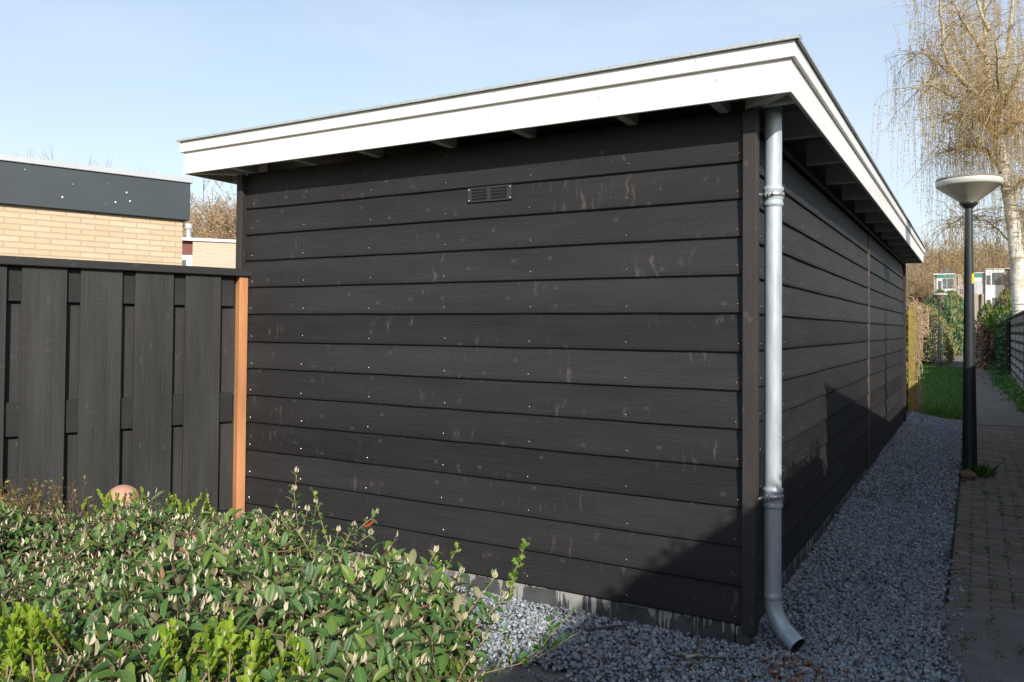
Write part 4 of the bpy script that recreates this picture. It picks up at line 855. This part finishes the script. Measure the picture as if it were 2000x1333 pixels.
mb = MB(); mb.box(fx(1876)-ox, fx(1914)-ox, .30, .39, fz(633), fz(630)); mb.box(fx(1880)-ox, fx(1886)-ox, .33, .399, 0, fz(646)); local(mb.build('white_trim', M_paint, gr))
mb = MB(); mb.box(fx(1882)-ox, fx(1916)-ox, .1, .2, 0, fz(648)); local(mb.build('wooden_door', flat('brown_gate_wood', (.16, .12, .09), .8), gr))
mb = MB(); mb.tube([(fx(1915)-ox, .32, fz(578)), (fx(1915)-ox, .32, fz(640))], .06, 8); local(mb.build('drainpipe', M_lampb, gr))
mb = MB(); x = fx(1863)-ox
while x < fx(1920)-ox: mb.box(x, x+.025, .42, .445, fz(577), fz(561)); x += .13
mb.box(fx(1863)-ox, fx(1920)-ox, .41, .455, fz(561.3), fz(560.3)); local(mb.build('balcony_railing', M_coping, gr))
h3, ox = house('terraced_house', 'white fronted house with large window behind the birch', 1924)
fpart('wall', M_brick3, h3, 1924.2, 1976, 527, 700, .12, 8, ox); fpart('front_panel', M_paint, h3, 1925, 1962, 528, 596, -.2, .3, ox); fpart('roof_trim', M_paint, h3, 1923.5, 1977, 526, 527, -.25, 8.4, ox)
for x0, x1, y0, y1 in ((1927, 1935, 539, 557), (1937.5, 1961, 534, 557.5), (1927, 1935, 586, 595), (1938, 1948, 582, 595)): fpart('pane', M_glass, h3, x0, x1, y0, y1, -.22, .018, ox)
h4, ox = house('terraced_house', 'pinkish brick house seen right of the birch trunk', 1977)
fpart('wall', M_brick2, h4, 1977.3, 2060, 528, 700, -1.5, 9, ox); fpart('roof_trim', M_paint, h4, 1977, 2061, 526.5, 528, -1.6, 9.2, ox); fpart('window', M_glass, h4, 1992, 2015, 540, 560, -1.53, .02, ox)

# ------------------------------------------------------------------ trees
def grow(seed, levels, L0, r0, h0, spread, up, nb, droop=0.0):
    rs = random.Random(seed); segs = []; tips = []
    def br(p, d, ln, r, lv):
        n = 4; pts = [p.copy()]
        for i in range(n):
            d = nrm(d+np.array([rs.gauss(0, .10), rs.gauss(0, .10), rs.gauss(0, .06)+up*.05-(droop*.05 if lv > 2 else 0)])); p = p+d*ln/n; pts.append(p.copy())
        segs.append((lv, r, np.array(pts)))
        if lv >= levels: tips.append(np.array(pts)); return
        for k in range(nb[lv]):
            t = rs.uniform(.30 if lv else .28, 1.0) if k else 1.0; i = min(n-1, int(t*n)); q = pts[i]+(pts[i+1]-pts[i])*(t*n-i) if t < 1 else pts[-1]
            a = rs.uniform(0, 6.283); s = np.array([math.cos(a), math.sin(a), rs.uniform(-.1, .5)]); sp_ = spread*(rs.uniform(.5, 1.1) if k else .25)
            br(q, nrm(d*(1-sp_*.45)+s*sp_), ln*rs.uniform(.55, .82)*(1.0 if k else .95), max(r*.56*(1 if k else 1.25), .006), lv+1)
    br(np.array([0., 0, -.2]), np.array([0., 0, 1.]), h0, r0, 0); return segs, tips
def tree_meshes(seed, tw, **k):
    segs, tips = grow(seed, **k); mb_t = [s for s in segs if s[0] <= 1]; rest = [s for s in segs if s[0] > 1]
    V1, F1 = twigarr(np.array([s[2] for s in mb_t]), np.array([s[1] for s in mb_t]), np.array([s[1]*.62 for s in mb_t]), 8)
    V2, F2 = twigarr(np.array([s[2] for s in rest]), np.array([s[1] for s in rest]), np.array([s[1]*.5 for s in rest]), 3)
    T = np.array(tips); m = len(T); P = []; D = []
    for j in range(tw):
        i = RS.randint(1, 5, m); q = T[np.arange(m), i]; P.append(q+rnd3(m)*.04); D.append(rnd3(m)+np.array([0, 0, .3]))
    return (V1, F1), (V2, F2), np.concatenate(P), np.concatenate(D)
def tree_proto(seed, twmat, budmat, bs, tw, **k):
    (V1, F1), (V2, F2), P, D = tree_meshes(seed, tw, **k)
    a = npmesh('trunk', V1, [F1], True); a.materials.append(M_bark); b = npmesh('crown', V2, [F2], True); b.materials.append(twmat)
    n = len(P); T_, Fs, UV = QUAD; D = nrm(D); NN = rnd3(n); NN = nrm(NN-D*np.sum(NN*D, 1, keepdims=True)); Sd = np.cross(NN, D); ls = U(bs*.6, bs*1.4, n)[:, None, None]
    V = P[:, None]+D[:, None]*T_[None, :, 0, None]*ls+Sd[:, None]*T_[None, :, 1, None]*ls*.4
    c = npmesh('buds', V, [(Fs[0][None]+(np.arange(n)*4)[:, None, None]).reshape(-1, 4)]); c.materials.append(budmat)
    return [a, b, c]
M_tw1 = flat('brown_twigs', (.33, .25, .17), .9, .25, 3); M_tw2 = flat('grey_twigs', (.33, .29, .27), .9, .25, 3)
M_bud1 = foliage('orange_buds', [(.50, .29, .14), (.58, .38, .20), (.42, .33, .15)], trans=.3, rough=.8)
M_bud2 = foliage('olive_buds', [(.42, .34, .17), (.34, .33, .14), (.50, .38, .20)], trans=.3, rough=.8)
M_bud3 = foliage('dull_buds', [(.38, .32, .28), (.44, .37, .31)], trans=.3, rough=.8)
K1 = dict(levels=5, L0=1, r0=.20, h0=4.0, spread=.85, up=.6, nb=[7, 6, 5, 4, 3])
P1 = tree_proto(3, M_tw1, M_bud1, .12, 7, **K1); P2 = tree_proto(8, M_tw1, M_bud2, .12, 6, **K1)
P3 = tree_proto(15, M_tw2, M_bud3, .09, 1, levels=5, L0=1, r0=.18, h0=4.2, spread=.7, up=1.0, nb=[7, 5, 5, 4, 3])
def hgt(proto): return max(float(np.max([v.co.z for v in proto[1].vertices])), 1)
HG = {id(p): hgt(p) for p in (P1, P2, P3)}
def plant(proto, px, d, h, label, group):
    p = at(px, 650, d); r = thing('bare_tree', label, 'tree', (p[0], p[1], -.1), random.uniform(0, 6.28), group); s = h/HG[id(proto)]; r.scale = (s, s, s)
    for nm, me in zip(('trunk', 'crown', 'buds'), proto):
        o = bpy.data.objects.new(nm, me); COL.objects.link(o); o.parent = r
G1 = 'bare spring trees behind the white houses'
for i, (px, d, h, pr) in enumerate([(1745, 74, 9.5, P1), (1775, 80, 10.5, P2), (1798, 72, 10.0, P1), (1815, 88, 12.0, P2), (1838, 82, 12.4, P1), (1858, 90, 13.5, P2), (1880, 84, 13.2, P1), (1902, 92, 14, P2), (1925, 86, 13.6, P1), (1948, 90, 13.8, P2), (1970, 86, 13.2, P1), (1995, 90, 13.6, P2), (2020, 84, 13, P1), (1790, 100, 11.5, P1), (1828, 104, 13, P2), (1868, 106, 14, P1), (1912, 108, 14.5, P1), (1955, 104, 14, P2), (1985, 108, 14.5, P1), (1760, 95, 10, P2), (1740, 100, 9.5, P1)]):
    plant(pr, px, d, h*.93, 'bare brown spring tree in the wood behind the terraced houses', G1)
plant(P1, 412, 36, 9.8, 'orange brown budding tree behind the pale house left of the shed', None)
plant(P1, 430, 44, 9.2, 'orange brown tree further back between pale house and shed', None)
plant(P2, 400, 52, 10.0, 'dull olive tree farthest back above the pale house roof', None)
plant(P2, 455, 42, 9.4, 'olive budding tree close to the left shed corner post behind the pale house', None)
plant(P1, 385, 46, 9.6, 'orange brown tree right behind the flue pipe and outbuilding corner', None)
for i, (px, d, h) in enumerate([(70, 62, 14.6), (105, 60, 14.6), (170, 66, 15.0), (222, 62, 14.0), (255, 66, 14.4), (310, 64, 13.0), (150, 70, 14.6), (20, 66, 13.6), (205, 72, 15.4), (285, 70, 14.0), (345, 70, 13.2), (-30, 64, 14)]):
    plant(P3, px, d, h*1.02, 'bare grey treetop showing above the brick outbuilding roof', 'bare treetops above the brick outbuilding')

# weeping birch
g = G('birch_bark', .7, .3); v = g.obj; bnd = g.noise(g.vec(v, (1.5, 1.5, 9)), 1.4, 5, .7); ly = g.noise(g.vec(v, (3, 3, 3)), 1, 3)
c = g.ramp(bnd, [(.40, (.05, .04, .03)), (.42, (.66, .62, .55)), (.7, (.80, .76, .69))]); g.col(g.mix(g.ramp(ly, [(.55, 0.0), (.7, .6)]), c, (.30, .24, .12))); g.bump(bnd, .6, .02); M_birch = g.m
M_blimb = flat('birch_limb', (.46, .39, .27), .8, .45, 6)
M_btw = foliage('birch_twig', [(.40, .28, .16), (.50, .36, .20), (.34, .25, .17)], trans=0, rough=.8)
M_bcat = foliage('birch_catkin', [(.56, .30, .09), (.62, .42, .12), (.48, .42, .12), (.50, .24, .08)], trans=.35, rough=.7)
BD = 22.0
bp0 = at(1998, 720, BD)
birch = thing('weeping_birch', 'tall weeping birch with white trunk and hanging golden twigs', 'tree', (bp0[0], bp0[1], 0))
def A_(px, py, dd=0): return at(px, py, BD+dd)
trunk = [np.array([bp0[0], bp0[1], -.1]), A_(1993, 610), A_(1986, 500), A_(1975, 410), A_(1962, 340), A_(1950, 270), A_(1946, 235)]
mb = MB(); 
def smooth(pts, n=16):
    pts = np.array(pts); t = np.linspace(0, 1, n); s = np.linspace(0, 1, len(pts)); return [np.array([np.interp(x, s, pts[:, i]) for i in range(3)]) for x in t]
sm = smooth(trunk, 20); mb.tube(sm, [.205-.09*i/19 for i in range(20)], 14); mb.build('trunk', M_birch, birch)
limbs = [([A_(1948, 262), A_(1925, 238, .3), A_(1900, 225, .6), A_(1868, 230, .8), A_(1840, 238, 1)], .085), ([A_(1950, 275), A_(1925, 205, -.3), A_(1895, 170, -.5), A_(1868, 150, -.8), A_(1845, 105, -1), A_(1838, 30, -1.1), A_(1842, -60, -1.1)], .09),
         ([A_(1946, 240), A_(1935, 180, .2), A_(1926, 120, .2), A_(1922, 40, .3), A_(1928, -80, .3), A_(1930, -190, .3)], .085), ([A_(1946, 240), A_(1955, 170, .5), A_(1970, 90, .9), A_(1982, 0, 1.1), A_(1995, -110, 1.2)], .08),
         ([A_(1960, 245), A_(1985, 225, .2), A_(2015, 195, .5), A_(2060, 180, .9)], .075), ([A_(1958, 262), A_(1990, 238, -.5), A_(2030, 240, -.9), A_(2075, 262, -1.2)], .07), ([A_(1945, 215), A_(1960, 205, -1), A_(1980, 160, -1.6), A_(2010, 90, -2)], .06),
         ([A_(1963, 345), A_(1925, 292, .6), A_(1895, 285, .9), A_(1860, 292, 1.2), A_(1835, 300, 1.4)], .055), ([A_(1972, 400), A_(1990, 355, -.3), A_(2030, 340, -.7), A_(2070, 350, -1)], .05), ([A_(1930, 215), A_(1905, 150, .9), A_(1870, 95, 1.6), A_(1848, 50, 1.9)], .055), ([A_(1900, 175), A_(1860, 190, -1), A_(1815, 165, -1.5), A_(1790, 175, -1.8)], .045), ([A_(1880, 160), A_(1830, 120, .2), A_(1800, 100, .3), A_(1775, 120, .4)], .045),
         ([A_(1948, 250), A_(1930, 200, 1.2), A_(1925, 150, 2.2), A_(1915, 100, 2.8)], .06), ([A_(1948, 250), A_(1955, 200, -1.2), A_(1950, 150, -2.2), A_(1945, 80, -2.8)], .06), ([A_(1930, 60), A_(1900, -20, .5), A_(1870, -60, .9)], .045), ([A_(1926, 110), A_(1880, 40, -.7), A_(1850, -10, -1.2)], .045), ([A_(1986, 485), A_(1940, 440, .5), A_(1890, 420, 1), A_(1850, 445, 1.3)], .03), ([A_(1975, 420), A_(2000, 415, .3), A_(2040, 400, .6)], .04)]
anchors = []
for pts, r in limbs:
    s = smooth(pts, 14); s = [p+(rnd3(1)[0]*.03 if 0 < i < 13 else 0) for i, p in enumerate(s)]
    mb = MB(); mb.tube(s, [1.15*r*(1-.75*i/13) for i in range(14)], 8); mb.build('limb', M_blimb, birch)
    for i in range(3, 14): anchors.append((s[i], i))
# secondary branches
AN = np.array([a[0] for a in anchors]); n2 = 800; ix = RS.randint(0, len(AN), n2); b0 = AN[ix]; d = rnd3(n2)*np.array([1, 1, .55])+np.array([0, 0, .35]); d = nrm(d); ln = U(.5, 1.5, n2); tt = np.linspace(0, 1, 7)
sec = b0[:, None]+d[:, None]*(ln[:, None]*tt[None])[:, :, None]+np.array([0, 0, -1.])*((ln[:, None]*.35)*tt[None]**2)[:, :, None]+RS.normal(0, .02, (n2, 7, 3)); sec[:, 0] = b0
twigmesh('branches', sec, .013, .004, M_blimb, birch, 4)
# hanging strands
n3 = 1800; ii = RS.randint(0, n2, n3); jj = RS.randint(2, 7, n3); s0 = sec[ii, jj]; K = 11; ln = U(.5, 2.6, n3)*np.where(RS.rand(n3) < .25, 1.35, 1); tt = np.linspace(0, 1, K)
out = nrm(np.column_stack([RS.normal(size=n3), RS.normal(size=n3), np.zeros(n3)]))*U(.05, .35, n3)[:, None]
st = s0[:, None]+out[:, None]*(np.sqrt(tt))[None, :, None]+np.array([0, 0, -1.])*(ln[:, None]*tt[None]**1.15)[:, :, None]+np.cumsum(RS.normal(0, .012, (n3, K, 3)), 1)*np.array([1, 1, .3])
st[:, :, 2] = np.maximum(st[:, :, 2], 1.6); st[:, 0] = s0
twigmesh('hanging_twigs', st, .0045, .002, M_btw, birch, 3)
# side twiglets and catkins on the strands
m = 50000; a = RS.randint(0, n3, m); t = U(0.05, 1, m)*(K-1); i = np.minimum(t.astype(int), K-2); fr_ = (t-i)[:, None]; P = st[a, i]*(1-fr_)+st[a, i+1]*fr_
P = P+RS.normal(0, .035, (m, 3)); leafmesh('catkins', P, np.column_stack([U(-.5, .5, m), U(-.5, .5, m), U(-1, .2, m)]), rnd3(m), U(.03, .075, m), U(.012, .024, m), M_bcat, birch, QUAD)
